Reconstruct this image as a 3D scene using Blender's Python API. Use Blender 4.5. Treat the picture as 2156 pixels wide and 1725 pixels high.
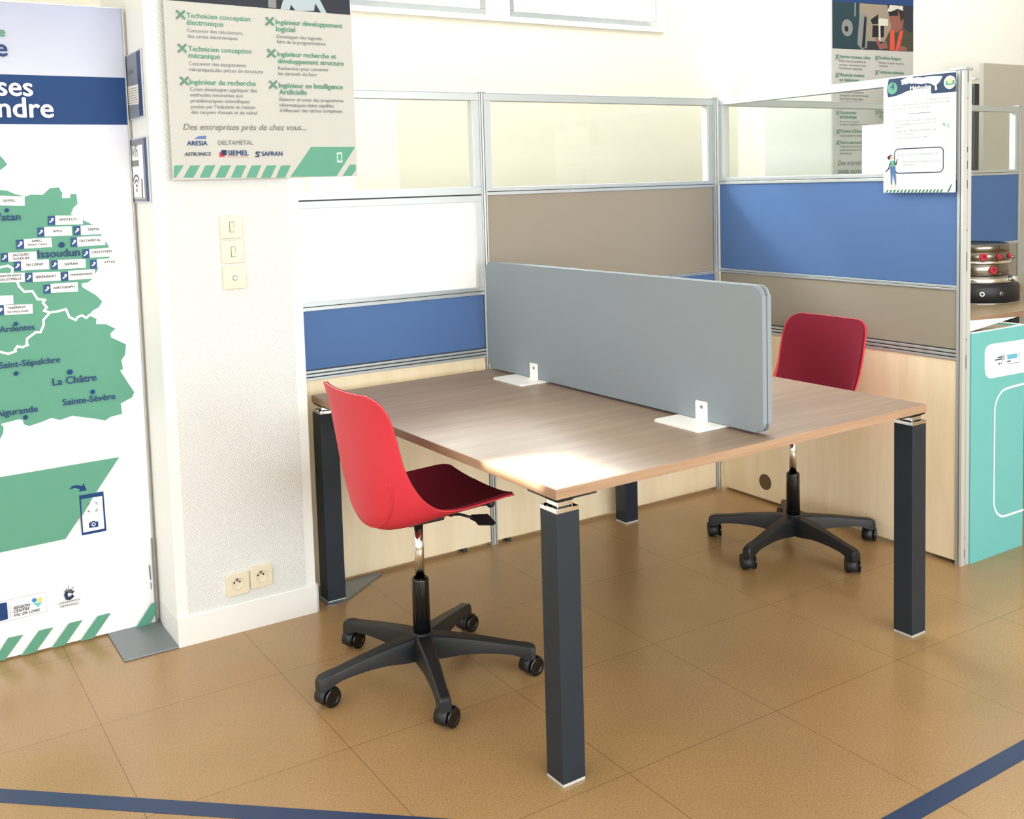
import bpy, bmesh, math, random
from mathutils import Vector, Matrix
random.seed(7)
for o in list(bpy.data.objects): bpy.data.objects.remove(o)
SC = bpy.context.scene
COL = SC.collection
PI = math.pi
# ------------------------------------------------------------------ camera
cam_d = bpy.data.cameras.new('camera'); cam = bpy.data.objects.new('camera', cam_d); COL.objects.link(cam)
cam_d.sensor_fit = 'HORIZONTAL'; cam_d.sensor_width = 36.0
cam_d.lens = 2183.83 / 2156 * 36.0
cam_d.shift_x = 0.00133; cam_d.shift_y = -0.13878
cam_d.clip_start = 0.05; cam_d.clip_end = 100
def _basis(yaw, pit, roll):
    cy, sy = math.cos(yaw), math.sin(yaw)
    f = Vector((-sy*math.cos(pit), cy*math.cos(pit), math.sin(pit))); r = Vector((cy, sy, 0)); u = r.cross(f)
    c, s = math.cos(roll), math.sin(roll)
    return c*r + s*u, -s*r + c*u, f
R_, U_, F_ = _basis(-0.5670, -0.0815, -0.0286)
M = Matrix((R_, U_, -F_)).transposed().to_4x4(); M.translation = (-3.3903, -3.5256, 1.4674)
cam.matrix_world = M
SC.camera = cam
# ------------------------------------------------------------------ view, world, light
SC.view_settings.view_transform = 'Standard'; SC.view_settings.look = 'None'
SC.view_settings.exposure = 0.16; SC.view_settings.gamma = 1.0
SC.view_settings.use_curve_mapping = False
SC.cycles.use_denoising = True
SC.cycles.max_bounces = 8; SC.cycles.diffuse_bounces = 5; SC.cycles.glossy_bounces = 4
SC.cycles.transparent_max_bounces = 16; SC.cycles.sample_clamp_indirect = 6.0
SC.cycles.caustics_reflective = False; SC.cycles.caustics_refractive = False
W = bpy.data.worlds.new('daylight'); SC.world = W; W.use_nodes = True
W.node_tree.nodes['Background'].inputs[0].default_value = (0.93, 0.96, 1.0, 1)
W.node_tree.nodes['Background'].inputs[1].default_value = 4.0
def area(name, loc, direction, sx, sy, watts, rgb=(1, 1, 1), spread=180):
    d = bpy.data.lights.new(name, 'AREA'); d.shape = 'RECTANGLE'; d.size = sx; d.size_y = sy
    d.energy = watts; d.color = rgb; d.spread = math.radians(spread)
    o = bpy.data.objects.new(name, d); COL.objects.link(o); o.location = loc
    o.rotation_euler = Vector(direction).to_track_quat('-Z', 'Y').to_euler()
    return o
# daylight entering by the windows: behind the camera, on the left, and the high ones at the back
area('daylight_rear', (-2.2, -6.35, 1.65), (0, 1, -0.04), 6.5, 2.0, 172, (0.975, 0.99, 1))
area('daylight_left', (-6.25, -2.2, 1.55), (1, 0.0, -0.04), 5.4, 2.0, 86, (0.975, 0.99, 1))
area('daylight_back_a', (-1.0, 1.42, 2.75), (0, -1, 0), 1.15, 0.74, 125, (1, 1, 1))
area('daylight_back_b', (0.25, 1.42, 2.75), (0, -1, 0), 1.0, 0.74, 125, (1, 1, 1))
# added fill light over the passage, brightens the walls behind the screens
area('fill_passage', (2.6, 0.42, 3.2), (0, 0, -1), 3.6, 0.3, 14, (1, 1, 1))
sun_d = bpy.data.lights.new('sun', 'SUN'); sun_d.energy = 60.0; sun_d.angle = math.radians(0.7); sun_d.color = (1, 0.93, 0.82)
sun = bpy.data.objects.new('sun', sun_d); COL.objects.link(sun)
sun.rotation_euler = Vector((1, -0.2, -0.45)).to_track_quat('-Z', 'Y').to_euler()
sun.location = (-8, 0, 4)
# ------------------------------------------------------------------ materials
def lin(c):
    return tuple(((v/255)/12.92 if v/255 <= 0.04045 else ((v/255+0.055)/1.055)**2.4) for v in c) + (1.0,)
MATS = {}
def mat(name, rgb, rough=0.5, metal=0.0, spec=0.5, grain=0.0, gscale=60, bump=0.0, bscale=300):
    if name in MATS: return MATS[name]
    m = bpy.data.materials.new(name); m.use_nodes = True; nt = m.node_tree; b = nt.nodes['Principled BSDF']
    b.inputs['Base Color'].default_value = lin(rgb); b.inputs['Roughness'].default_value = rough
    b.inputs['Metallic'].default_value = metal; b.inputs['Specular IOR Level'].default_value = spec
    if grain or bump:
        tc = nt.nodes.new('ShaderNodeTexCoord')
    if grain:
        n = nt.nodes.new('ShaderNodeTexNoise'); n.inputs['Scale'].default_value = gscale; n.inputs['Detail'].default_value = 4
        nt.links.new(tc.outputs['Object'], n.inputs['Vector'])
        r = nt.nodes.new('ShaderNodeValToRGB'); c = lin(rgb)
        r.color_ramp.elements[0].position = 0.3; r.color_ramp.elements[1].position = 0.7
        r.color_ramp.elements[0].color = tuple(v*(1-grain) for v in c[:3])+(1,)
        r.color_ramp.elements[1].color = tuple(min(1, v*(1+grain)) for v in c[:3])+(1,)
        nt.links.new(n.outputs['Fac'], r.inputs['Fac']); nt.links.new(r.outputs['Color'], b.inputs['Base Color'])
    if bump:
        n2 = nt.nodes.new('ShaderNodeTexNoise'); n2.inputs['Scale'].default_value = bscale; n2.inputs['Detail'].default_value = 3
        nt.links.new(tc.outputs['Object'], n2.inputs['Vector'])
        bp = nt.nodes.new('ShaderNodeBump'); bp.inputs['Strength'].default_value = bump; bp.inputs['Distance'].default_value = 0.001
        nt.links.new(n2.outputs['Fac'], bp.inputs['Height']); nt.links.new(bp.outputs['Normal'], b.inputs['Normal'])
    MATS[name] = m
    return m
def wood(name, dark, light, axis, rough=0.4, stretch=14, scale=5.0, fine=0.35, spec=0.4):
    m = bpy.data.materials.new(name); m.use_nodes = True; nt = m.node_tree; b = nt.nodes['Principled BSDF']
    b.inputs['Roughness'].default_value = rough; b.inputs['Specular IOR Level'].default_value = spec
    tc = nt.nodes.new('ShaderNodeTexCoord'); mp = nt.nodes.new('ShaderNodeMapping')
    s = [stretch, stretch, stretch]; s['xyz'.index(axis)] = 1.0
    mp.inputs['Scale'].default_value = s
    nt.links.new(tc.outputs['Object'], mp.inputs['Vector'])
    n = nt.nodes.new('ShaderNodeTexNoise'); n.inputs['Scale'].default_value = scale*0.35; n.inputs['Detail'].default_value = 3; n.inputs['Distortion'].default_value = 0.5
    n2 = nt.nodes.new('ShaderNodeTexNoise'); n2.inputs['Scale'].default_value = scale*2.5; n2.inputs['Detail'].default_value = 6; n2.inputs['Roughness'].default_value = 0.7
    for q in (n, n2): nt.links.new(mp.outputs['Vector'], q.inputs['Vector'])
    mx = nt.nodes.new('ShaderNodeMix'); mx.data_type = 'FLOAT'; mx.inputs[0].default_value = fine
    nt.links.new(n.outputs['Fac'], mx.inputs[2]); nt.links.new(n2.outputs['Fac'], mx.inputs[3])
    r = nt.nodes.new('ShaderNodeValToRGB'); r.color_ramp.elements[0].position = 0.34; r.color_ramp.elements[1].position = 0.66
    r.color_ramp.elements[0].color = lin(dark); r.color_ramp.elements[1].color = lin(light)
    nt.links.new(mx.outputs[0], r.inputs['Fac']); nt.links.new(r.outputs['Color'], b.inputs['Base Color'])
    MATS[name] = m
    return m
def glass(name, rgb=(252, 254, 253), refl=0.025):
    m = bpy.data.materials.new(name); m.use_nodes = True; nt = m.node_tree; nt.nodes.clear()
    o = nt.nodes.new('ShaderNodeOutputMaterial'); t = nt.nodes.new('ShaderNodeBsdfTransparent'); t.inputs[0].default_value = lin(rgb)
    g = nt.nodes.new('ShaderNodeBsdfGlossy'); g.inputs['Roughness'].default_value = 0.02
    lw = nt.nodes.new('ShaderNodeLayerWeight'); lw.inputs['Blend'].default_value = 0.5
    pw = nt.nodes.new('ShaderNodeMath'); pw.operation = 'POWER'; pw.inputs[1].default_value = 4.0
    sc = nt.nodes.new('ShaderNodeMath'); sc.operation = 'MULTIPLY_ADD'; sc.inputs[1].default_value = 0.3; sc.inputs[2].default_value = refl; sc.use_clamp = True
    mx = nt.nodes.new('ShaderNodeMixShader')
    nt.links.new(lw.outputs['Facing'], pw.inputs[0]); nt.links.new(pw.outputs[0], sc.inputs[0]); nt.links.new(sc.outputs[0], mx.inputs[0])
    nt.links.new(t.outputs[0], mx.inputs[1]); nt.links.new(g.outputs[0], mx.inputs[2]); nt.links.new(mx.outputs[0], o.inputs[0])
    MATS[name] = m
    return m
def floor_mat():
    m = bpy.data.materials.new('linoleum_tiles'); m.use_nodes = True; nt = m.node_tree; b = nt.nodes['Principled BSDF']; L = nt.links.new
    tc = nt.nodes.new('ShaderNodeTexCoord'); sep = nt.nodes.new('ShaderNodeSeparateXYZ'); L(tc.outputs['Object'], sep.inputs[0])
    def mth(op, a, b_=None, v=None):
        n = nt.nodes.new('ShaderNodeMath'); n.operation = op; L(a, n.inputs[0])
        if b_ is not None: L(b_, n.inputs[1])
        elif v is not None: n.inputs[1].default_value = v
        return n.outputs[0]
    def cell(out, off, per):
        a = mth('MULTIPLY', mth('ADD', out, v=-off), v=1/per)
        return mth('ABSOLUTE', mth('SUBTRACT', mth('FRACT', a), v=0.5)), mth('FLOOR', a)
    dx, ix = cell(sep.outputs[0], -2.892, 0.5197); dy, iy = cell(sep.outputs[1], -0.56, 0.514)
    jm = mth('GREATER_THAN', mth('MAXIMUM', dx, dy), v=0.5-0.0019)
    idv = nt.nodes.new('ShaderNodeCombineXYZ'); L(ix, idv.inputs[0]); L(iy, idv.inputs[1])
    wn = nt.nodes.new('ShaderNodeTexWhiteNoise'); wn.noise_dimensions = '2D'; L(idv.outputs[0], wn.inputs['Vector'])
    n1 = nt.nodes.new('ShaderNodeTexNoise'); n1.inputs['Scale'].default_value = 210; n1.inputs['Detail'].default_value = 6; n1.inputs['Roughness'].default_value = 0.65
    n2 = nt.nodes.new('ShaderNodeTexNoise'); n2.inputs['Scale'].default_value = 3.0; n2.inputs['Detail'].default_value = 4
    L(tc.outputs['Object'], n1.inputs['Vector']); L(tc.outputs['Object'], n2.inputs['Vector'])
    r1 = nt.nodes.new('ShaderNodeValToRGB'); r1.color_ramp.elements[0].position = 0.36; r1.color_ramp.elements[1].position = 0.62
    r1.color_ramp.elements[0].color = lin(FLOOR_A); r1.color_ramp.elements[1].color = lin(FLOOR_B); L(n1.outputs['Fac'], r1.inputs['Fac'])
    val = mth('ADD', mth('MULTIPLY', n2.outputs['Fac'], v=0.26), mth('MULTIPLY', wn.outputs['Value'], v=0.05)); val = mth('ADD', val, v=0.85)
    hs = nt.nodes.new('ShaderNodeHueSaturation'); L(r1.outputs['Color'], hs.inputs['Color']); L(val, hs.inputs['Value'])
    mx = nt.nodes.new('ShaderNodeMix'); mx.data_type = 'RGBA'; L(mth('MULTIPLY', jm, v=0.7), mx.inputs[0]); L(hs.outputs['Color'], mx.inputs[6]); mx.inputs[7].default_value = lin((92, 66, 38))
    L(mx.outputs[2], b.inputs['Base Color'])
    rr = mth('ADD', mth('MULTIPLY', n2.outputs['Fac'], v=0.14), v=0.17); L(rr, b.inputs['Roughness']); b.inputs['Specular IOR Level'].default_value = 0.45
    bp = nt.nodes.new('ShaderNodeBump'); bp.inputs['Strength'].default_value = 0.05; bp.inputs['Distance'].default_value = 0.001
    L(n1.outputs['Fac'], bp.inputs['Height']); L(bp.outputs['Normal'], b.inputs['Normal'])
    return m
def weave_mat():
    # herringbone glass-fibre wallpaper painted white
    m = bpy.data.materials.new('woven_wallpaper'); m.use_nodes = True; nt = m.node_tree; b = nt.nodes['Principled BSDF']; L = nt.links.new
    b.inputs['Base Color'].default_value = lin((217, 220, 219)); b.inputs['Roughness'].default_value = 0.6
    tc = nt.nodes.new('ShaderNodeTexCoord'); mp = nt.nodes.new('ShaderNodeMapping'); mp.inputs['Rotation'].default_value = (0, math.radians(38), 0)
    L(tc.outputs['Object'], mp.inputs['Vector'])
    w1 = nt.nodes.new('ShaderNodeTexWave'); w1.bands_direction = 'Z'; w1.inputs['Scale'].default_value = 34; w1.inputs['Distortion'].default_value = 1.2; w1.inputs['Detail'].default_value = 1
    w2 = nt.nodes.new('ShaderNodeTexWave'); w2.bands_direction = 'X'; w2.inputs['Scale'].default_value = 26; w2.inputs['Distortion'].default_value = 1.5
    for w in (w1, w2): L(mp.outputs['Vector'], w.inputs['Vector'])
    mu = nt.nodes.new('ShaderNodeMath'); mu.operation = 'MULTIPLY'; L(w1.outputs['Fac'], mu.inputs[0]); L(w2.outputs['Fac'], mu.inputs[1])
    bp = nt.nodes.new('ShaderNodeBump'); bp.inputs['Strength'].default_value = 0.5; bp.inputs['Distance'].default_value = 0.002
    L(mu.outputs[0], bp.inputs['Height']); L(bp.outputs['Normal'], b.inputs['Normal'])
    return m
FLOOR_A = (150, 119, 79); FLOOR_B = (176, 144, 101)
LINO = floor_mat(); WEAVE = weave_mat()
OAK = wood('oak_laminate', (130, 109, 92), (152, 130, 111), 'x', rough=0.36, stretch=18, scale=4.5)
OAKEDGE = wood('oak_edge_band', (142, 112, 88), (178, 147, 120), 'x', rough=0.45, stretch=20, scale=4)
OAKEDGE_Y = wood('oak_edge_band_side', (142, 112, 88), (178, 147, 120), 'y', rough=0.45, stretch=20, scale=4)
MAPLE = wood('maple_laminate', (236, 219, 184), (250, 236, 206), 'z', rough=0.42, stretch=9, scale=3.4, fine=0.3)
ALU = mat('brushed_aluminium', (192, 199, 202), 0.4, 0.55)
ALUW = mat('grey_window_frame', (128, 132, 134), 0.5)
ALUL = mat('light_aluminium', (222, 226, 226), 0.35, 0.45)
SLOT = mat('dark_slot', (48, 54, 60), 0.6)
BEIGE = mat('beige_fabric', (152, 144, 131), 0.9, spec=0.15, grain=0.03, gscale=500, bump=0.15, bscale=900)
BLUE = mat('blue_fabric', (85, 115, 164), 0.88, spec=0.15, grain=0.03, gscale=500, bump=0.15, bscale=900)
WHITEP = mat('white_board', (250, 250, 248), 0.25)
GLASS = glass('clear_glass')
CREAM = mat('cream_wall_paint', (214, 210, 196), 0.75, spec=0.2, bump=0.05, bscale=120)
WHITEW = mat('white_wall_paint', (250, 250, 246), 0.7, spec=0.2, bump=0.05, bscale=120)
PLASTER = mat('white_gloss_paint', (232, 234, 232), 0.45)
CEIL = mat('ceiling_white', (240, 240, 236), 0.85, spec=0.1)
IVORY = mat('ivory_plastic', (222, 215, 192), 0.35)
BLACKP = mat('black_plastic', (22, 25, 29), 0.45, bump=0.08, bscale=900)
BLACKG = mat('black_gloss', (14, 15, 17), 0.2)
ANTH = mat('anthracite_steel', (32, 42, 52), 0.42, 0.0, 0.4)
CHROME = mat('chrome', (232, 232, 230), 0.09, 1.0)
STEEL = mat('steel', (150, 148, 142), 0.3, 1.0)
GREYST = mat('grey_plate', (128, 134, 138), 0.42, 0.4)
WHITEST = mat('white_steel', (250, 250, 246), 0.3)
RED = mat('red_plastic', (206, 54, 68), 0.5, spec=0.35, bump=0.06, bscale=900)
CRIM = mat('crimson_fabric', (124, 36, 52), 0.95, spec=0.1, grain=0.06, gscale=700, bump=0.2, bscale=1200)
GREYF = mat('grey_fabric', (140, 150, 157), 0.95, spec=0.1, grain=0.04, gscale=700, bump=0.15, bscale=1000)
GREYC = mat('grey_piping', (96, 102, 106), 0.8)
TEAL = mat('teal_panel', (110, 188, 188), 0.4)
PAPER = mat('white_paper', (252, 252, 250), 0.8, spec=0.1)
TAPE = mat('navy_tape', (26, 52, 92), 0.4)
REDK = mat('red_knob', (190, 36, 56), 0.4)
INK = {}
for k, c in dict(g=(84, 150, 118), n=(104, 110, 114), h=(118, 118, 114), v=(38, 66, 112), w=(252, 252, 250), k=(28, 40, 78), s=(214, 222, 226), f=(112, 118, 122), l=(44, 48, 54), green=(94, 156, 134), green2=(84, 144, 118),
                 red=(196, 60, 70), navy=(36, 56, 88), navyb=(28, 62, 118), fan=(96, 120, 170), white=(254, 254, 252), tool=(96, 128, 112), photo=(44, 48, 58), greyg=(130, 134, 134), shirt=(168, 184, 192),
                 blue=(22, 62, 114), grey=(110, 116, 124), thin=(190, 196, 212), heartb=(60, 140, 200), hearty=(248, 208, 112), hearty2=(120, 200, 190), peach=(240, 190, 150), hair=(48, 34, 34), skin=(222, 176, 150), jean=(78, 110, 156), dgreen=(64, 120, 98),
                 box=(252, 252, 250), icon=(44, 78, 128), sand=(150, 138, 122), dteal=(36, 62, 72), dark=(26, 30, 38), chalk=(206, 204, 192), olive=(72, 70, 58), orange=(206, 84, 62), face=(138, 88, 80), ringg=(170, 180, 186), sky=(110, 180, 210), banner=(250, 251, 253), lav=(206, 212, 230), cream=(232, 229, 220), posterw=(192, 192, 188), signgrey=(128, 134, 146), signnavy=(58, 72, 112), black=(16, 17, 19)).items():
    INK[k] = mat('ink_'+k, c, 0.55, spec=0.25)
# ------------------------------------------------------------------ mesh helpers (world coordinates; obj() moves the mesh to its own base)
def BM(): return bmesh.new()
def box(bm, x0, x1, y0, y1, z0, z1, bevel=0.0, mi=0, seg=2):
    vs = [bm.verts.new(p) for p in ((x0,y0,z0),(x1,y0,z0),(x1,y1,z0),(x0,y1,z0),(x0,y0,z1),(x1,y0,z1),(x1,y1,z1),(x0,y1,z1))]
    fs = [bm.faces.new([vs[i] for i in f]) for f in ((3,2,1,0),(4,5,6,7),(0,1,5,4),(1,2,6,5),(2,3,7,6),(3,0,4,7))]
    for f in fs: f.material_index = mi
    if bevel:
        es = {e for f in fs for e in f.edges}
        r = bmesh.ops.bevel(bm, geom=list(es), offset=bevel, segments=seg, affect='EDGES', profile=0.5)
        for f in r['faces']: f.material_index = mi
    return bm
def frame_of(d):
    d = Vector(d).normalized(); a = Vector((0,0,1)) if abs(d.z) < 0.9 else Vector((1,0,0))
    u = a.cross(d).normalized(); return d, u, d.cross(u)
def cyl(bm, p0, p1, r0, r1=None, n=24, caps=True, mi=0, smooth=True):
    r1 = r0 if r1 is None else r1; p0 = Vector(p0); p1 = Vector(p1); d, u, v = frame_of(p1-p0)
    A = [bm.verts.new(p0 + r0*(math.cos(2*PI*i/n)*u + math.sin(2*PI*i/n)*v)) for i in range(n)]
    B = [bm.verts.new(p1 + r1*(math.cos(2*PI*i/n)*u + math.sin(2*PI*i/n)*v)) for i in range(n)]
    for i in range(n):
        f = bm.faces.new((A[i], A[(i+1)%n], B[(i+1)%n], B[i])); f.smooth = smooth; f.material_index = mi
    if caps:
        bm.faces.new(A[::-1]).material_index = mi; bm.faces.new(B).material_index = mi
    return bm
def lathe(bm, c, axis, prof, n=48, mi=0, sharp=True):
    # prof = [(radius, height)], revolved round axis from centre c
    c = Vector(c); d, u, v = frame_of(axis); rings = []
    for r, h in prof:
        rings.append([bm.verts.new(c + d*h + r*(math.cos(2*PI*i/n)*u + math.sin(2*PI*i/n)*v)) for i in range(n)] if r > 1e-6 else [bm.verts.new(c + d*h)])
    for a, b in zip(rings, rings[1:]):
        for i in range(n):
            j = (i+1) % n
            if len(a) == 1 and len(b) == 1: continue
            if len(a) == 1: f = bm.faces.new((a[0], b[j], b[i]))
            elif len(b) == 1: f = bm.faces.new((a[i], a[j], b[0]))
            else: f = bm.faces.new((a[i], a[j], b[j], b[i]))
            f.smooth = True; f.material_index = mi
    return bm
def tube(bm, pts, r, n=10, mi=0, caps=True):
    pts = [Vector(p) for p in pts]; prev = None
    for i, p in enumerate(pts):
        t = (pts[min(i+1, len(pts)-1)] - pts[max(i-1, 0)]); d, u, v = frame_of(t)
        ring = [bm.verts.new(p + r*(math.cos(2*PI*k/n)*u + math.sin(2*PI*k/n)*v)) for k in range(n)]
        if prev:
            for k in range(n):
                f = bm.faces.new((prev[k], prev[(k+1)%n], ring[(k+1)%n], ring[k])); f.smooth = True; f.material_index = mi
        elif caps: bm.faces.new(ring[::-1])
        prev = ring
    if caps: bm.faces.new(prev)
    return bm
def prism(bm, pts, off, mi=0):
    # closed outline pts (3D) extruded by vector off
    off = Vector(off); A = [bm.verts.new(p) for p in pts]; B = [bm.verts.new(Vector(p)+off) for p in pts]; n = len(A)
    for f in [bm.faces.new(A[::-1]), bm.faces.new(B)] + [bm.faces.new((A[i], A[(i+1)%n], B[(i+1)%n], B[i])) for i in range(n)]: f.material_index = mi
    return bm
def rrect(w0, w1, h0, h1, r, n=6):
    P = []
    for cx, cy, a0 in ((w1-r, h1-r, 0), (w0+r, h1-r, 90), (w0+r, h0+r, 180), (w1-r, h0+r, 270)):
        for i in range(n+1):
            a = math.radians(a0 + 90*i/n); P.append((cx + r*math.cos(a), cy + r*math.sin(a)))
    return P
def obj(name, bm, mats, parent=None, base=None, auto=True):
    """links bm as ONE mesh; vertices given in world space when parent has no rotation, moved relative to the thing's base"""
    if auto: bmesh.ops.recalc_face_normals(bm, faces=bm.faces[:])
    off = Vector(base) if base is not None else Vector((0,0,0))
    if parent is not None and base is None: off = Vector(parent.get('_base', (0,0,0)))
    bmesh.ops.translate(bm, verts=bm.verts[:], vec=-off)
    me = bpy.data.meshes.new(name); bm.to_mesh(me); bm.free()
    for m in (mats if isinstance(mats, (list, tuple)) else [mats]): me.materials.append(m)
    o = bpy.data.objects.new(name, me); COL.objects.link(o)
    if parent is not None: o.parent = parent
    else: o.location = off
    if parent is not None: o['_base'] = tuple(off)
    return o
def tag(o, label, cat, group=None):
    o['label'] = label; o['category'] = cat
    if group: o['group'] = group
    return o
def thing(name, label, cat, base, rotz=0, group=None):
    o = bpy.data.objects.new(name, None); COL.objects.link(o); o.empty_display_size = 0.1
    o.location = base; o.rotation_euler = (0, 0, rotz); o['_base'] = tuple(base) if not rotz else (0, 0, 0)
    return tag(o, label, cat, group)
def struct(name, bm, m, label=None):
    o = obj(name, bm, m); o['kind'] = 'structure'
    if label: o['label'] = label
    return o
def dup(root, name=None):
    r = root.copy(); COL.objects.link(r)
    for ch in root.children:
        c = ch.copy(); COL.objects.link(c); c.parent = r
        for g in ch.children:
            d = g.copy(); COL.objects.link(d); d.parent = c
    return r
# printed matter: flat ink on a sheet; layers are stacked by fractions of a millimetre
FONT_CACHE = {}
def glyphs(s, bold, shear):
    k = (s, bold, shear)
    if k not in FONT_CACHE:
        cu = bpy.data.curves.new('t', 'FONT'); cu.body = s; cu.size = 1.0;  cu.shear = 0.25 if shear else 0.0; cu.resolution_u = 3
        ob = bpy.data.objects.new('t', cu); COL.objects.link(ob); bpy.context.view_layer.update()
        me = bpy.data.meshes.new_from_object(ob.evaluated_get(bpy.context.evaluated_depsgraph_get()))
        vs = [tuple(v.co) for v in me.vertices]; fs = [tuple(p.vertices) for p in me.polygons]
        bpy.data.objects.remove(ob); bpy.data.curves.remove(cu); bpy.data.meshes.remove(me)
        FONT_CACHE[k] = (vs, fs)
    return FONT_CACHE[k]
class Print:
    STEP = 0.00003
    def __init__(s, origin, right, normal):
        s.o = Vector(origin); s.r = Vector(right); s.n = Vector(normal); s.bm = BM(); s.mats = []; s.k = 0
    def mi(s, ink):
        m = INK[ink]
        if m not in s.mats: s.mats.append(m)
        return s.mats.index(m)
    def P(s, a, b, k=None): return s.o + s.r*a + Vector((0,0,1))*b + s.n*((s.k if k is None else k)*s.STEP)
    def poly(s, pts, ink):
        s.k += 1
        try: s.bm.faces.new([s.bm.verts.new(s.P(*p)) for p in pts]).material_index = s.mi(ink)
        except ValueError: pass
    def disc(s, c, r, ink, n=20): s.poly([(c[0]+r*math.cos(2*PI*i/n), c[1]+r*math.sin(2*PI*i/n)) for i in range(n)], ink)
    def line(s, pts, w, ink, closed=False):
        s.k += 1; pts = [Vector(p) for p in pts]
        if closed: pts = pts + [pts[0]]
        for a, b in zip(pts, pts[1:]):
            d = (b-a)
            if d.length < 1e-6: continue
            s.k += 1
            d.normalize(); q = Vector((-d.y, d.x))*w/2; e = d*w*0.35
            s.bm.faces.new([s.bm.verts.new(s.P(*p)) for p in (a-q-e, b-q+e, b+q+e, a+q-e)]).material_index = s.mi(ink)
    def text(s, t, x, z, width, style, yscale=1.0):
        s.k += 1
        ink = {'g':'green2','n':'n','h':'h','v':'v','w':'w','k':'k','s':'white','f':'f','l':'l','i':'navy'}[style[0]]
        vs, fs = glyphs(t, 'b' in style[1:], style[0] in 'hik')
        if not vs: return
        x0 = min(v[0] for v in vs); x1 = max(v[0] for v in vs); sc = width/(x1-x0)
        for dx, dz in (((-0.022, 0), (0.022, 0), (0, -0.016), (0, 0.016)) if 'b' in style[1:] else ((0, 0),)):   # bold: the stroke struck four times
            s.k += 1
            vv = [s.bm.verts.new(s.P(x + (v[0]-x0+dx)*sc, z + (v[1]+dz)*sc*yscale, s.k)) for v in vs]
            for f in fs:
                try: s.bm.faces.new([vv[i] for i in f]).material_index = s.mi(ink)
                except ValueError: pass
    def items(s, rows, yscale=1.0, lw=1.0):
        W_ = dict(thin=.0016, nthin=.0022, nthick=.005, vthick=.010, white=.007, grey=.003, navy=.004, greenl=.003)
        for it in rows:
            if it[0] == 'T': s.text(*it[1:6], yscale=yscale)
            elif it[0] == 'P': s.poly(it[1], it[2])
            elif it[0] == 'C': s.disc(it[1][0], abs(it[1][1][0]-it[1][0][0]), it[2])
            elif it[0] in 'LW':
                ink = {'thin':'thin','nthin':'grey','nthick':'navy','vthick':'navy','greenl':'green'}.get(it[2], it[2]); s.line(it[1], W_[it[2]]*lw, ink, closed=(it[2]=='thin' and len(it[1]) > 3))
            elif it[0] == 'X':
                (x0, z0), (x1, z1) = it[1]; w = abs(x1-x0)
                s.line([(x0, z0), (x1, z1)], w*.26, 'tool'); s.line([(x0+w*.08, z1-w*.05), (x1, z0)], w*.26, 'green2'); s.disc((x0+w*.08, z1-w*.05), w*.16, 'tool', 8)
            elif it[0] == 'I':
                s.poly(it[1], 'icon'); q = it[1]; cx = sum(p[0] for p in q)/4; cz = sum(p[1] for p in q)/4; w = abs(q[1][0]-q[0][0])
                s.line([(cx-w*.25, cz-w*.25), (cx+w*.2, cz+w*.1)], w*.2, 'white'); s.disc((cx+w*.12, cz+w*.22), w*.18, 'white', 10)
            elif it[0] == 'R':
                q = it[1]; x0 = min(p[0] for p in q); x1 = max(p[0] for p in q); z0 = min(p[1] for p in q); z1 = max(p[1] for p in q)
                s.line(rrect(x0, x1, z0, z1, 0.018), .004*lw, it[2], closed=True)
    def merge(s, bm, m, parent):
        # the sheet or board that carries the print, in the same mesh
        bmesh.ops.recalc_face_normals(bm, faces=bm.faces[:]); s.mats.append(m); i = len(s.mats)-1
        for f in bm.faces: f.material_index = i
        me = bpy.data.meshes.new('t'); bm.to_mesh(me); bm.free(); s.bm.from_mesh(me); bpy.data.meshes.remove(me)
    def done(s, name, parent): return obj(name, s.bm, s.mats, parent, auto=False)
YF = 1.06
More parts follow.
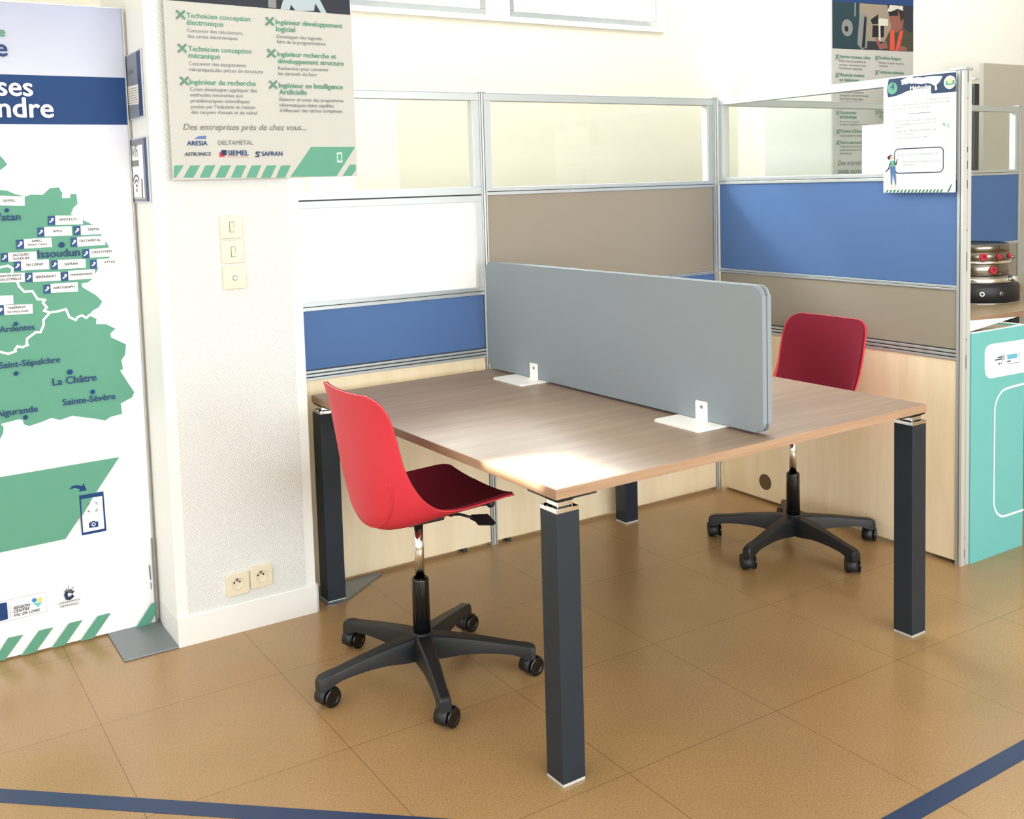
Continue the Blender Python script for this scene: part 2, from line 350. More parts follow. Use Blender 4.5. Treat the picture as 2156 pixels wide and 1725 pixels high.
# ---- printed matter, in metres on its own sheet: text (x, z, width, ink), outlines, dots
NEAR=[('T','Technicien conception',-2.4573,2.0091,.203,'gb'),('T','électronique',-2.4578,1.9874,.1151,'gb'),('T','Concevoir des calculateurs,',-2.4583,1.9649,.1782,'n'),('T','des cartes électroniques',-2.4577,1.9472,.1593,'n'),('T','Technicien conception',-2.4574,1.9065,.2025,'gb'),('T','mécanique',-2.4575,1.8853,.0988,'gb'),('T','Concevoir des équipements',-2.4583,1.8626,.1829,'n'),('T','mécaniques,des pièces de structure',-2.4585,1.8442,.239,'n'),('T','Ingénieur de recherche',-2.4582,1.8035,.2117,'gb'),('T','Créer,développer,appliquer des',-2.4586,1.7829,.2156,'n'),('T','méthodes innovantes aux',-2.4588,1.7655,.1683,'n'),('T','problématiques scientifiques',-2.4587,1.7471,.189,'n'),('T',"posées par l'industrie et réaliser",-2.4586,1.7291,.2087,'n'),('T',"des moyens d'essais et de calcul",-2.4581,1.7115,.212,'n'),('T','Ingénieur développement',-2.1682,2.0053,.2334,'gb'),('T','logiciel',-2.1685,1.9827,.0646,'gb'),('T','Développer des logiciels,',-2.1684,1.9608,.1606,'n'),('T','faire de la programmation',-2.1684,1.944,.1702,'n'),('T','Ingénieur recherche et',-2.1681,1.902,.2051,'gb'),('T','développement structure',-2.168,1.8793,.2318,'gb'),('T','Rechercher pour concevoir',-2.1683,1.8582,.1766,'n'),('T','les aéronefs du futur',-2.1683,1.8407,.1357,'n'),('T','Ingénieur en Intelligence',-2.1683,1.8002,.2251,'gb'),('T','Artificielle',-2.1682,1.7786,.0954,'gb'),('T','Élaborer et créer des programmes',-2.1684,1.7564,.2245,'n'),('T','informatiques étant capables',-2.1689,1.7381,.1905,'n'),('T',"d'effectuer des tâches complexes",-2.1694,1.7207,.221,'n'),('T','Des entreprises près de chez vous...',-2.4865,1.6615,.4052,'h'),('T','ARESIA',-2.477,1.613,.0632,'vb'),('T','DELTAMÉTAL',-2.379,1.6145,.1142,'n'),('T','ASTRONICS',-2.4877,1.5803,.0839,'ib'),('T','SIEMEL',-2.3498,1.58,.0683,'vb'),('T','SAFRAN',-2.238,1.5778,.0704,'vb'),('P',[(-2.4543,1.6329),(-2.4401,1.6419),(-2.4144,1.6437),(-2.4165,1.6325)],'fan'),('P',[(-2.3765,1.5917),(-2.3586,1.5915),(-2.3594,1.575),(-2.3773,1.5752)],'red'),('P',[(-2.3695,1.5979),(-2.3519,1.5978),(-2.3528,1.5804),(-2.3704,1.5806)],'navy'),('P',[(-2.35,1.576),(-2.2818,1.5753),(-2.2818,1.5738),(-2.3501,1.5745)],'red'),('L',[(-2.2444,1.5895),(-2.2544,1.5903),(-2.257,1.5859),(-2.2479,1.5813),(-2.249,1.576),(-2.2591,1.5754)],'navy'),('P',[(-2.0653,1.6065),(-1.9044,1.6056),(-1.9784,1.5043),(-2.143,1.5077)],'green'),('P',[(-1.9277,1.5447),(-1.9054,1.5444),(-1.9061,1.5265),(-1.9231,1.5031),(-1.9573,1.5038)],'green'),('P',[(-1.9734,1.5865),(-1.9553,1.5863),(-1.9551,1.5529),(-1.9737,1.5532)],'white'),('P',[(-1.9711,1.5817),(-1.9576,1.5816),(-1.9574,1.5581),(-1.9709,1.5582)],'green'),('P',[(-2.5175,2.059),(-1.9043,2.0512),(-1.8901,2.3714),(-2.5042,2.3042)],'photo'),('P',[(-2.1915,2.0963),(-2.1641,2.0983),(-2.1641,2.0575),(-2.1914,2.0575)],'greyg'),('P',[(-2.1505,2.0546),(-2.1321,2.108),(-2.0232,2.1159),(-1.9891,2.0517),(-2.0097,2.0523),(-2.0288,2.0814),(-2.0341,2.0564),(-2.099,2.0523),(-2.114,2.0719),(-2.1188,2.0548)],'shirt'),('P',[(-2.5204,1.5509),(-2.49,1.5511),(-2.5171,1.5127),(-2.5242,1.5128)],'green'),('P',[(-2.4703,1.5501),(-2.4394,1.5504),(-2.4622,1.5115),(-2.4946,1.5122)],'green'),('P',[(-2.423,1.5494),(-2.3905,1.5496),(-2.4122,1.5104),(-2.4433,1.5111)],'green'),('P',[(-2.3731,1.5486),(-2.3401,1.5489),(-2.3621,1.5094),(-2.393,1.51)],'green'),('P',[(-2.3232,1.5479),(-2.29,1.5481),(-2.3104,1.5082),(-2.3433,1.509)],'green'),('P',[(-2.2728,1.5471),(-2.2399,1.5474),(-2.2594,1.5072),(-2.2932,1.5079)],'green'),('P',[(-2.2224,1.5464),(-2.1889,1.5466),(-2.2106,1.5061),(-2.2438,1.5068)],'green'),('P',[(-2.1731,1.5456),(-2.1392,1.5459),(-2.1612,1.5051),(-2.1929,1.5057)],'green'),('X',[(-2.4881,2.0053),(-2.4645,2.028)],'tool'),('X',[(-2.4879,1.9027),(-2.4654,1.925)],'tool'),('X',[(-2.4873,1.8017),(-2.4636,1.8238)],'tool'),('X',[(-2.2019,2.0014),(-2.1782,2.0243)],'tool'),('X',[(-2.2019,1.8986),(-2.1774,1.9216)],'tool'),('X',[(-2.2003,1.798),(-2.1768,1.82)],'tool')]
BANA=[('T','e',-2.9594,1.961,.0173,'gb'),('T','e',-2.9707,1.9011,.0309,'vb'),('T','ses',-2.9738,1.781,.0984,'wb'),('T','ndre',-2.9757,1.7147,.1568,'wb'),('T','Vatan',-3.0074,1.3949,.0735,'vb'),('T','Issoudun',-2.8901,1.2728,.124,'vb'),('C',[(-2.9708,1.4264),(-2.9643,1.4261)],'blue'),('C',[(-2.819,1.3102),(-2.8098,1.3097)],'blue')]
BANB=[('T','Ardentes',-3.015,1.0471,.1004,'vb'),('T','Saint-Sépulchre',-3.022,.9344,.1764,'vb'),('T','La Châtre',-2.8714,.8614,.1324,'vb'),('T','Sainte-Sévère',-2.8458,.7927,.1611,'vb'),('T','Aigurande',-3.0418,.7843,.121,'vb'),('C',[(-2.9673,1.0703),(-2.9608,1.0696)],'blue'),('C',[(-2.9763,.9137),(-2.9693,.9128)],'blue'),('C',[(-2.8184,.8988),(-2.8097,.8978)],'blue'),('C',[(-2.7532,.8251),(-2.7456,.8241)],'blue'),('C',[(-2.9576,.7708),(-2.9505,.7697)],'blue'),('P',[(-3.1107,.5913),(-3.041,.5925),(-2.6833,.5964),(-2.8642,.3559),(-3.0558,.3532),(-3.1256,.3541)],'green'),('P',[(-2.8153,.4908),(-2.7397,.4904),(-2.7376,.357),(-2.8136,.3569)],'blue'),('P',[(-2.8098,.4773),(-2.7444,.476),(-2.7436,.366),(-2.8093,.3657)],'white'),('P',[(-2.8098,.4773),(-2.7727,.4772),(-2.8093,.4205)],'green'),('P',[(-2.8441,.5155),(-2.8354,.5255),(-2.8195,.5274),(-2.8041,.5204),(-2.7991,.5298),(-2.7904,.5041),(-2.8159,.5033),(-2.811,.5113),(-2.8264,.5183)],'blue'),('P',[(-2.7903,.3958),(-2.782,.3955),(-2.7799,.3986),(-2.7722,.3984),(-2.7698,.3944),(-2.7614,.3941),(-2.7619,.3754),(-2.7907,.3771)],'blue'),('C',[(-2.7761,.3867),(-2.7697,.3853)],'white'),('C',[(-2.7761,.3867),(-2.7722,.3859)],'blue'),('L',[(-2.7897,.4506),(-2.7899,.4576),(-2.7841,.4578)],'grey'),('L',[(-2.7681,.4575),(-2.7623,.4571),(-2.762,.4514)],'grey'),('L',[(-2.7904,.4382),(-2.7902,.4312),(-2.7844,.4308)],'grey'),('L',[(-2.7622,.4375),(-2.7626,.43),(-2.7684,.4304)],'grey'),('P',[(-2.6099,.2104),(-2.6052,.2093),(-2.6039,.1584),(-2.6079,.1594)],'grey'),('L',[(-2.6058,.1481),(-2.6056,.1263)],'grey')]
BANC=[('L',[(-3.0725,.1959),(-2.9337,.1959),(-2.9326,.131),(-3.0698,.1277),(-3.0767,.1279)],'thin'),('P',[(-3.0762,.191),(-3.0477,.1898),(-3.0471,.1351),(-3.0798,.1336)],'navyb'),('L',[(-3.0384,.1855),(-3.0388,.136)],'thin'),('T','RÉGION',-3.0297,.1613,.049,'kb'),('T','CENTRE',-3.03,.15,.0477,'kb'),('T','VAL DE LOIRE',-3.0299,.1379,.0773,'kb'),('C',[(-2.9681,.1771),(-2.9611,.1754)],'heartb'),('C',[(-2.9512,.175),(-2.9441,.1732)],'hearty'),('P',[(-2.9746,.1737),(-2.9687,.1682),(-2.9455,.1645),(-2.9589,.1517)],'hearty2'),('L',[(-2.8534,.1764),(-2.8605,.1812),(-2.8707,.1816),(-2.8744,.1713),(-2.8711,.1593),(-2.8638,.1569),(-2.8542,.1627)],'vthick'),('L',[(-2.8648,.2026),(-2.8641,.1831)],'nthin'),('L',[(-2.8478,.1924),(-2.8575,.1856)],'nthin'),('L',[(-2.8727,.1933),(-2.8677,.185)],'nthin'),('L',[(-2.8796,.1858),(-2.8532,.1794)],'nthin'),('T','CHÂTEAUROUX',-2.899,.1444,.0679,'nb'),('T','MÉTROPOLE',-2.8929,.1323,.0565,'nb'),('P',[(-3.0504,.0744),(-3.0069,.0733),(-3.0636,-.0031),(-3.1002,-.0007)],'green'),('P',[(-2.9603,.0745),(-2.9174,.0744),(-2.9753,-.0002),(-3.0173,-.0026)],'green'),('P',[(-2.8705,.0754),(-2.8285,.0759),(-2.8864,-.0002),(-2.9273,-.0002)],'green'),('P',[(-2.7816,.0767),(-2.7396,.0774),(-2.7982,.0028),(-2.8399,.0002)],'green')]
BAND=[('P',[(-2.6085,.0765),(-2.5902,.0773),(-2.591,.0455),(-2.617,.006),(-2.6623,.0058)],'green')]
MAP=[('P',[(-3.0145,1.4892),(-2.9853,1.4902),(-2.9659,1.4878),(-2.9437,1.4764),(-2.9161,1.4676),(-2.8975,1.4732),(-2.864,1.4715),(-2.8424,1.4917),(-2.815,1.4939),(-2.8089,1.4797),(-2.8056,1.4778),(-2.8084,1.4594),(-2.7843,1.4587),(-2.7818,1.4716),(-2.7644,1.4718),(-2.7621,1.4394),(-2.7757,1.4269),(-2.7849,1.4068),(-2.7483,1.3866),(-2.7244,1.3725),(-2.7004,1.3563),(-2.6946,1.3334),(-2.675,1.2982),(-2.6735,1.262),(-2.7115,1.2265),(-2.7234,1.2065),(-2.7312,1.1939),(-2.746,1.1837),(-2.7656,1.1814),(-2.7638,1.1699),(-2.7236,1.1402),(-2.7052,1.1177),(-2.717,1.0997),(-2.7372,1.0901),(-2.7487,1.076),(-2.7263,1.0625),(-2.7291,1.0456),(-2.6987,1.0426),(-2.6689,1.0243),(-2.686,1.0107),(-2.685,.9971),(-2.6389,.969),(-2.6438,.9347),(-2.6566,.9167),(-2.6528,.8872),(-2.6625,.8838),(-2.6399,.8393),(-2.6219,.8055),(-2.6295,.789),(-2.6667,.7733),(-2.6641,.738),(-2.7018,.7331),(-2.7186,.7231),(-2.7439,.7324),(-2.8188,.7538),(-2.8567,.7458),(-2.8808,.7561),(-2.9119,.7473),(-2.9487,.7395),(-2.9632,.7483),(-2.9654,.762),(-2.9771,.7657),(-3.0307,.7585),(-3.0659,.754)],'green'),('P',[(-2.9816,1.5508),(-2.9611,1.5666),(-2.9609,1.5702),(-2.9697,1.5846),(-2.9788,1.5954),(-2.9975,1.6062),(-3.0024,1.5281)],'green'),('P',[(-3.0653,.7638),(-3.0305,.7618),(-3.0208,.7472),(-3.0238,.7278),(-3.0336,.7116),(-3.0689,.7054)],'green'),('W',[(-3.0197,1.2495),(-3.0002,1.25),(-2.9771,1.2538),(-2.9646,1.2439),(-2.967,1.2314),(-2.954,1.2013),(-2.9499,1.1863),(-2.936,1.1688),(-2.9126,1.1687),(-2.899,1.1418),(-2.8772,1.1381),(-2.8845,1.1295),(-2.8736,1.1137),(-2.8827,1.1033),(-2.8661,1.0963)],'white'),('W',[(-2.8661,1.0963),(-2.842,1.0978),(-2.8174,1.103),(-2.8086,1.076),(-2.79,1.0648),(-2.7842,1.0737),(-2.7699,1.078),(-2.758,1.0685),(-2.7469,1.0777)],'white'),('W',[(-2.8661,1.0963),(-2.8862,1.074),(-2.886,1.0591),(-2.897,1.0361),(-2.9104,1.0374),(-2.9367,1.0198),(-2.9393,1.0053),(-2.9363,.9995),(-2.9517,.9938),(-2.9664,.998),(-2.9736,.9888),(-2.9723,.9832),(-2.9941,.9775),(-3.0166,.9863),(-3.0359,.9903)],'white'),('P',[(-3.0057,1.474),(-2.9171,1.4676),(-2.9186,1.4383),(-3.0076,1.444)],'box'),('T','SIEMEL',-2.9795,1.4521,.0359,'lb'),('P',[(-2.8323,1.4039),(-2.7499,1.4017),(-2.7505,1.3729),(-2.833,1.3745)],'box'),('T','EFFITECH',-2.8186,1.3864,.0499,'lb'),('P',[(-2.8667,1.369),(-2.7854,1.3685),(-2.7851,1.3388),(-2.8668,1.3393)],'box'),('T','AMGI',-2.8416,1.351,.0267,'lb'),('P',[(-2.7581,1.3691),(-2.6728,1.3682),(-2.6735,1.338),(-2.7582,1.3385)],'box'),('T','SPEMA',-2.7363,1.3512,.0348,'lb'),('P',[(-2.9276,1.3344),(-2.8474,1.3349),(-2.8461,1.305),(-2.9277,1.3046)],'box'),('T','AMEG',-2.9055,1.323,.0292,'lb'),('T','Atlantic Centre',-2.9172,1.3129,.0563,'lb'),('P',[(-2.7711,1.3328),(-2.6857,1.3329),(-2.6856,1.3026),(-2.7715,1.3018)],'box'),('T','DELTAMETAL',-2.7637,1.3159,.0653,'lb'),('P',[(-2.7362,1.2912),(-2.6525,1.2931),(-2.6524,1.2634),(-2.736,1.264)],'box'),('T','CRESYSTEM',-2.7289,1.2769,.0606,'lb'),('P',[(-2.9753,1.2943),(-2.8933,1.2934),(-2.8933,1.2648),(-2.9757,1.2664)],'box'),('T','JACQUES',-2.9622,1.2825,.0458,'lb'),('T','SOUDURE',-2.9622,1.2708,.048,'lb'),('P',[(-2.9399,1.2678),(-2.8593,1.2663),(-2.8594,1.2356),(-2.9409,1.2361)],'box'),('T','SN CERAP',-2.9261,1.2489,.0497,'lb'),('P',[(-2.8328,1.2627),(-2.7493,1.2604),(-2.7499,1.2318),(-2.8339,1.2331)],'box'),('T','SAFRAN',-2.8142,1.2438,.0406,'lb'),('P',[(-2.7151,1.2571),(-2.63,1.2581),(-2.6297,1.2305),(-2.7157,1.2287)],'box'),('T','ATTAX',-2.6926,1.2425,.0343,'lb'),('P',[(-3.0207,1.2334),(-2.9317,1.2289),(-2.9321,1.2003),(-3.0226,1.2036)],'box'),('T','MAINTENANCE',-3.0079,1.2194,.0666,'lb'),('T','INDUSTRIELLE',-3.0086,1.2079,.0666,'lb'),('P',[(-2.909,1.2273),(-2.8275,1.2245),(-2.8275,1.1962),(-2.9098,1.1979)],'box'),('T','SERENISEAT',-2.901,1.2085,.0604,'lb'),('P',[(-2.8039,1.2254),(-2.723,1.2254),(-2.7219,1.1951),(-2.805,1.1956)],'box'),('T','MANNESMANN',-2.7967,1.2087,.0654,'lb'),('P',[(-2.8589,1.1874),(-2.7776,1.1872),(-2.7772,1.1571),(-2.8589,1.1588)],'box'),('T','AEROGRAPH',-2.8521,1.1703,.0637,'lb'),('P',[(-3.0251,1.1626),(-2.969,1.1605),(-2.9691,1.1331),(-3.027,1.1327)],'box'),('P',[(-2.9971,1.1319),(-2.9151,1.1277),(-2.9155,1.0982),(-2.9977,1.1)],'box'),('T','HAERAUX',-2.9844,1.1179,.0492,'lb'),('T','TECHNOLOGIES',-2.9895,1.1055,.062,'lb'),('I',[(-2.8534,1.404),(-2.833,1.4039),(-2.8337,1.3745),(-2.8542,1.3747)],'icon'),('I',[(-2.8863,1.3688),(-2.8674,1.3687),(-2.8682,1.3393),(-2.8868,1.3396)],'icon'),('I',[(-2.7795,1.3683),(-2.7592,1.3684),(-2.7599,1.3393),(-2.7802,1.3393)],'icon'),('I',[(-2.9502,1.3327),(-2.9283,1.3334),(-2.9287,1.3046),(-2.9503,1.3044)],'icon'),('I',[(-2.7907,1.3316),(-2.7715,1.3317),(-2.7719,1.3018),(-2.7911,1.3018)],'icon'),('I',[(-2.7574,1.2916),(-2.7369,1.2919),(-2.7368,1.2633),(-2.7576,1.2631)],'icon'),('I',[(-2.9959,1.2941),(-2.9759,1.2943),(-2.9763,1.2665),(-2.996,1.2659)],'icon'),('I',[(-2.9606,1.2655),(-2.9407,1.266),(-2.9412,1.2368),(-2.961,1.2368)],'icon'),('I',[(-2.8527,1.2621),(-2.8336,1.262),(-2.8339,1.2338),(-2.8531,1.2337)],'icon'),('I',[(-2.7354,1.2565),(-2.7158,1.2567),(-2.7157,1.228),(-2.7357,1.2278)],'icon'),('I',[(-2.9301,1.2269),(-2.9097,1.2273),(-2.9101,1.1987),(-2.9309,1.1984)],'icon'),('I',[(-2.8256,1.2221),(-2.8048,1.2225),(-2.8051,1.1945),(-2.8259,1.1938)],'icon'),('I',[(-2.8794,1.1864),(-2.8596,1.1867),(-2.86,1.1585),(-2.8798,1.1579)],'icon'),('I',[(-3.0173,1.1319),(-2.9977,1.132),(-2.9983,1.1011),(-3.0179,1.1011)],'icon')]
SHEET=[('P',[(.9395,1.8199),(1.2384,1.817),(1.235,1.7472),(1.1236,1.7487),(1.1219,1.7749),(1.1041,1.7686),(1.0649,1.7708),(1.0216,1.7675),(.9946,1.7584),(.9707,1.7533),(.9361,1.7504),(.9308,1.7814)],'navy'),('P',[(.9928,1.809),(1.0046,1.8135),(1.0382,1.8202),(1.0515,1.8132),(1.0647,1.8147),(1.091,1.8107),(1.1104,1.8129),(1.1297,1.8124),(1.171,1.8082),(1.1585,1.7887),(1.1459,1.7788),(1.1491,1.7618),(1.1396,1.7599),(1.1395,1.7752),(1.1234,1.7851),(1.1073,1.7894),(1.0845,1.7874),(1.0648,1.7906),(1.0349,1.7963),(1.0047,1.7992)],'white'),('C',[(.9558,1.7835),(.9782,1.7815)],'green'),('T','4',.9482,1.7776,.0162,'vb'),('T',"Bureau d'études",.9979,1.7935,.1542,'sb'),('T','Méthodes',1.035,1.7685,.0885,'wb'),('C',[(1.2002,1.7833),(1.224,1.781)],'white'),('P',[(1.183,1.7905),(1.2209,1.7904),(1.221,1.7731),(1.1838,1.773)],'green'),('C',[(1.2008,1.7888),(1.2116,1.7877)],'peach'),('P',[(1.19,1.7686),(1.2087,1.7685),(1.2118,1.763),(1.1932,1.7628)],'peach'),('T',"Le début d'un projet",1.1043,1.7259,.0969,'fn'),('T',"Le bureau des méthodes est l'interface entre la ligne",.9518,1.7132,.2511,'fn'),('T',"de production et le bureau d'études",.9518,1.7007,.1721,'fn'),('L',[(1.0269,1.6829),(1.124,1.6816)],'nthin'),('T','- Prends le QR code avec un téléphone',.9588,1.6544,.1865,'fn'),('T','ou une tablette pour découvrir les',.9668,1.6411,.1785,'fn'),('T','métiers',.9668,1.6302,.0356,'fn'),('T','- Clique sur "Bureau d\'études" et',.9589,1.616,.1866,'fn'),('T','choisis ton métier',.9668,1.6046,.0838,'fn'),('T',"- N'oublie pas de lancer la vidéo !",.9589,1.5911,.1558,'fn'),('T','Découvre la modélisation 3D',.9935,1.5265,.1608,'gf'),('C',[(.9839,1.5296),(.9859,1.5296)],'navy'),('T','- Quel objet est modélisé en 3D sur',.9925,1.5002,.175,'fn'),('T',"l'ordinateur ?",.9994,1.4892,.0639,'fn'),('R',[(.9676,1.5528),(1.1767,1.5509),(1.1763,1.4614),(.9713,1.4619)],'navy'),('L',[(1.1656,1.6519),(1.1892,1.6531),(1.191,1.6197),(1.1721,1.6181)],'thin'),('L',[(1.172,1.6403),(1.1847,1.6284)],'greenl'),('L',[(1.1737,1.6291),(1.183,1.6383)],'greenl'),('L',[(1.2018,1.6371),(1.1941,1.6292),(1.2019,1.6218)],'greenl'),('C',[(.9434,1.5215),(.951,1.5212)],'hair'),('C',[(.9521,1.5255),(.959,1.5253)],'hair'),('C',[(.9545,1.5219),(.9608,1.5217)],'skin'),('P',[(.9469,1.5096),(.966,1.5098),(.9695,1.4869),(.9487,1.486)],'green'),('P',[(.9462,1.5008),(.9511,1.5021),(.9452,1.4787),(.9294,1.4658),(.9266,1.468),(.9399,1.4818)],'hair'),('P',[(.967,1.5045),(.9729,1.4979),(.9798,1.5172),(.9825,1.5157),(.9767,1.4925),(.9712,1.4941)],'hair'),('P',[(.9483,1.486),(.9712,1.4868),(.9765,1.4193),(.9707,1.4165),(.9602,1.4666),(.9575,1.4167),(.9512,1.4197)],'jean'),('P',[(.9523,1.4167),(.9575,1.4167),(.961,1.4034),(.9533,1.4034)],'peach'),('P',[(.97,1.4165),(.9748,1.4179),(.9776,1.4047),(.9714,1.4033)],'peach'),('P',[(1.194,1.3911),(1.2095,1.4161),(1.2157,1.4182),(1.2034,1.3938),(1.2112,1.4007),(1.2081,1.3966),(1.1988,1.3877)],'dgreen'),('P',[(.9348,1.3992),(.9435,1.3991),(.9358,1.3859),(.9274,1.3859)],'dgreen'),('P',[(.9512,1.3992),(.9599,1.3991),(.9523,1.3858),(.9439,1.3858)],'dgreen'),('P',[(.9676,1.3992),(.9762,1.3991),(.9687,1.3856),(.9603,1.3857)],'dgreen'),('P',[(.9838,1.3992),(.9924,1.3991),(.9849,1.3855),(.9766,1.3856)],'dgreen'),('P',[(1.0,1.3992),(1.0085,1.3991),(1.001,1.3854),(.9928,1.3855)],'dgreen'),('P',[(1.016,1.3991),(1.0244,1.3991),(1.017,1.3853),(1.0089,1.3854)],'dgreen'),('P',[(1.0319,1.3991),(1.0403,1.399),(1.0329,1.3852),(1.0248,1.3853)],'dgreen'),('P',[(1.0477,1.3991),(1.056,1.399),(1.0487,1.3851),(1.0407,1.3851)],'dgreen'),('P',[(1.0634,1.3991),(1.0717,1.399),(1.0644,1.385),(1.0564,1.385)],'dgreen'),('P',[(1.079,1.3991),(1.0872,1.399),(1.08,1.3849),(1.0721,1.3849)],'dgreen'),('P',[(1.0944,1.3991),(1.1026,1.399),(1.0955,1.3848),(1.0876,1.3848)],'dgreen'),('P',[(1.1098,1.3991),(1.1179,1.399),(1.1109,1.3847),(1.103,1.3847)],'dgreen'),('P',[(1.1251,1.3991),(1.1332,1.399),(1.1261,1.3846),(1.1183,1.3846)],'dgreen'),('P',[(1.1403,1.3991),(1.1483,1.399),(1.1413,1.3845),(1.1336,1.3845)],'dgreen'),('P',[(1.1553,1.399),(1.1633,1.399),(1.1564,1.3843),(1.1487,1.3844)],'dgreen'),('P',[(1.1703,1.399),(1.1782,1.3989),(1.1713,1.3842),(1.1637,1.3843)],'dgreen'),('P',[(1.2292,1.399),(1.2369,1.3989),(1.2303,1.3838),(1.2228,1.3839)],'dgreen')]
FAR=[('P',[(2.0304,2.6171),(2.8601,2.6469),(2.8604,2.5917),(2.0302,2.572)],'navyb'),('P',[(2.033,2.5722),(2.8604,2.5967),(2.8619,2.2865),(2.0315,2.2726)],'photo'),('T','Ajusteur-monteur cellule',2.1042,2.2161,.3095,'gb'),('T','Réaliser des sous-ensembles de',2.1041,2.1905,.2615,'n'),('T',"structures : des tronçons d'avions,",2.104,2.166,.269,'n'),('T','une voilure,un empennage',2.1039,2.1436,.2272,'n'),('T','Stratifieur-Drapeur',2.4973,2.2222,.2368,'gb'),('T','Fabriquer ou réparer des pièces',2.4973,2.1938,.2607,'n'),('T','composites',2.4973,2.1719,.0925,'n'),('T','Mécanicien monteur',2.1066,2.098,.2469,'gb'),('T','sur équipements',2.1065,2.0668,.1947,'gb'),('T','Technicien méthodes',2.4974,2.1285,.2609,'gb'),('T',"ou l'entretien d'équipements",2.1062,1.9899,.2367,'n'),('T','mécaniques à électromécaniques',2.1061,1.9687,.2849,'n'),('T',"dans d'atterrissage,sièges,",2.106,1.9468,.2368,'n'),('T','commandes de vol électriques',2.1059,1.9265,.2474,'n'),('T',"aéronautiques système d'air",2.1058,1.9051,.249,'n'),('T','Chaudronnier',2.1056,1.8531,.1655,'gb'),('T','aéronautique',2.1055,1.825,.1655,'gb'),('T','Mettre en forme et assembler',2.1054,1.798,.1998,'n'),('T',"des pièces métalliques de l'aéronef",2.1053,1.7792,.2855,'n'),('T','Monteur-Câbleur',2.1051,1.7323,.2254,'gb'),('T','Installer,vérifier la câblerie',2.105,1.7054,.2255,'n'),('T','Peintre aéronautique',2.1049,1.6585,.2556,'gb'),('T','Peindre la structure extérieure',2.1048,1.6346,.2406,'n'),('T','ou des décorations de pièces',2.1047,1.6131,.2407,'n'),('T','aéronautiques',2.1046,1.5907,.1215,'n'),('T','Des entreprises',2.084,1.5194,.3143,'h'),('T','DAHER',2.0867,1.4663,.1051,'nb'),('T','KEATEC',2.2154,1.4631,.1223,'nb'),('T','Responsable',2.4975,1.8605,.1712,'gb'),('T','de production',2.4976,1.8331,.187,'gb'),('X',[(2.0683,2.2076),(2.0942,2.2344)],'tool'),('X',[(2.4607,2.2162),(2.4851,2.2427)],'tool'),('X',[(2.0678,2.0903),(2.0937,2.1159)],'tool'),('X',[(2.4607,2.1198),(2.4851,2.1462)],'tool'),('X',[(2.0696,1.8489),(2.0956,1.8742)],'tool'),('X',[(2.4608,1.8552),(2.4853,1.8813)],'tool'),('X',[(2.0719,1.7257),(2.098,1.7509)],'tool'),('X',[(2.0716,1.6543),(2.0977,1.6794)],'tool')]
FARP=[('P',[(2.3062,2.5772),(2.5856,2.5834),(2.6404,2.4169),(2.5603,2.3397),(2.2812,2.3334)],'sand'),('P',[(2.036,2.5729),(2.3035,2.5806),(2.303,2.2808),(2.0346,2.2759)],'dteal'),('C',[(2.1828,2.4118),(2.2379,2.4149)],'greyg'),('C',[(2.1758,2.4044),(2.1946,2.4054)],'dark'),('P',[(2.2545,2.5773),(2.2681,2.5782),(2.2652,2.4893),(2.2516,2.4884)],'greyg'),('P',[(2.3034,2.5058),(2.3583,2.52),(2.3915,2.4862),(2.3803,2.295),(2.325,2.2782),(2.2812,2.312)],'greyg'),('P',[(2.3528,2.4946),(2.3749,2.4924),(2.3581,2.294),(2.325,2.2889)],'dark'),('P',[(2.4137,2.4767),(2.4921,2.5175),(2.4921,2.4524),(2.4304,2.4489)],'dark'),('P',[(2.3804,2.4425),(2.4472,2.4462),(2.4416,2.399),(2.3803,2.3958)],'sand'),('P',[(2.436,2.442),(2.5544,2.445),(2.5488,2.3683),(2.4304,2.3623)],'dark'),('P',[(2.4949,2.4852),(2.5119,2.4862),(2.5176,2.3449),(2.4978,2.3439)],'chalk'),('P',[(2.5034,2.4929),(2.5943,2.4911),(2.5944,2.4473),(2.5034,2.4422)],'chalk'),('P',[(2.6289,2.4382),(2.6576,2.4692),(2.7508,2.4524),(2.804,2.4182),(2.8634,2.4139),(2.864,2.287),(2.5718,2.2817),(2.5603,2.347),(2.6002,2.4001)],'olive'),('P',[(2.6174,2.423),(2.6577,2.4325),(2.6639,2.2858),(2.6119,2.2853)],'orange'),('P',[(2.7158,2.4209),(2.7568,2.4231),(2.7104,2.2878),(2.6697,2.2842)],'orange'),('P',[(2.6057,2.5428),(2.7504,2.5667),(2.7566,2.4822),(2.745,2.4373),(2.6752,2.4041),(2.6289,2.4346),(2.6,2.5133)],'face'),('P',[(2.5942,2.5384),(2.698,2.5596),(2.6981,2.5193),(2.6057,2.5136)],'dark'),('P',[(2.6979,2.5633),(2.7563,2.5634),(2.7624,2.5084),(2.7273,2.4805),(2.7155,2.524)],'hair'),('P',[(2.5857,2.5415),(2.6113,2.5851),(2.7503,2.5888),(2.7505,2.5556),(2.6921,2.5666),(2.6286,2.5442)],'chalk'),('P',[(2.4584,2.3565),(2.4922,2.3618),(2.5092,2.3227),(2.5774,2.3405),(2.5889,2.2971),(2.5035,2.286)],'face'),('P',[(2.6987,2.302),(2.7454,2.3227),(2.7926,2.31),(2.7927,2.2839),(2.693,2.2833)],'face')]
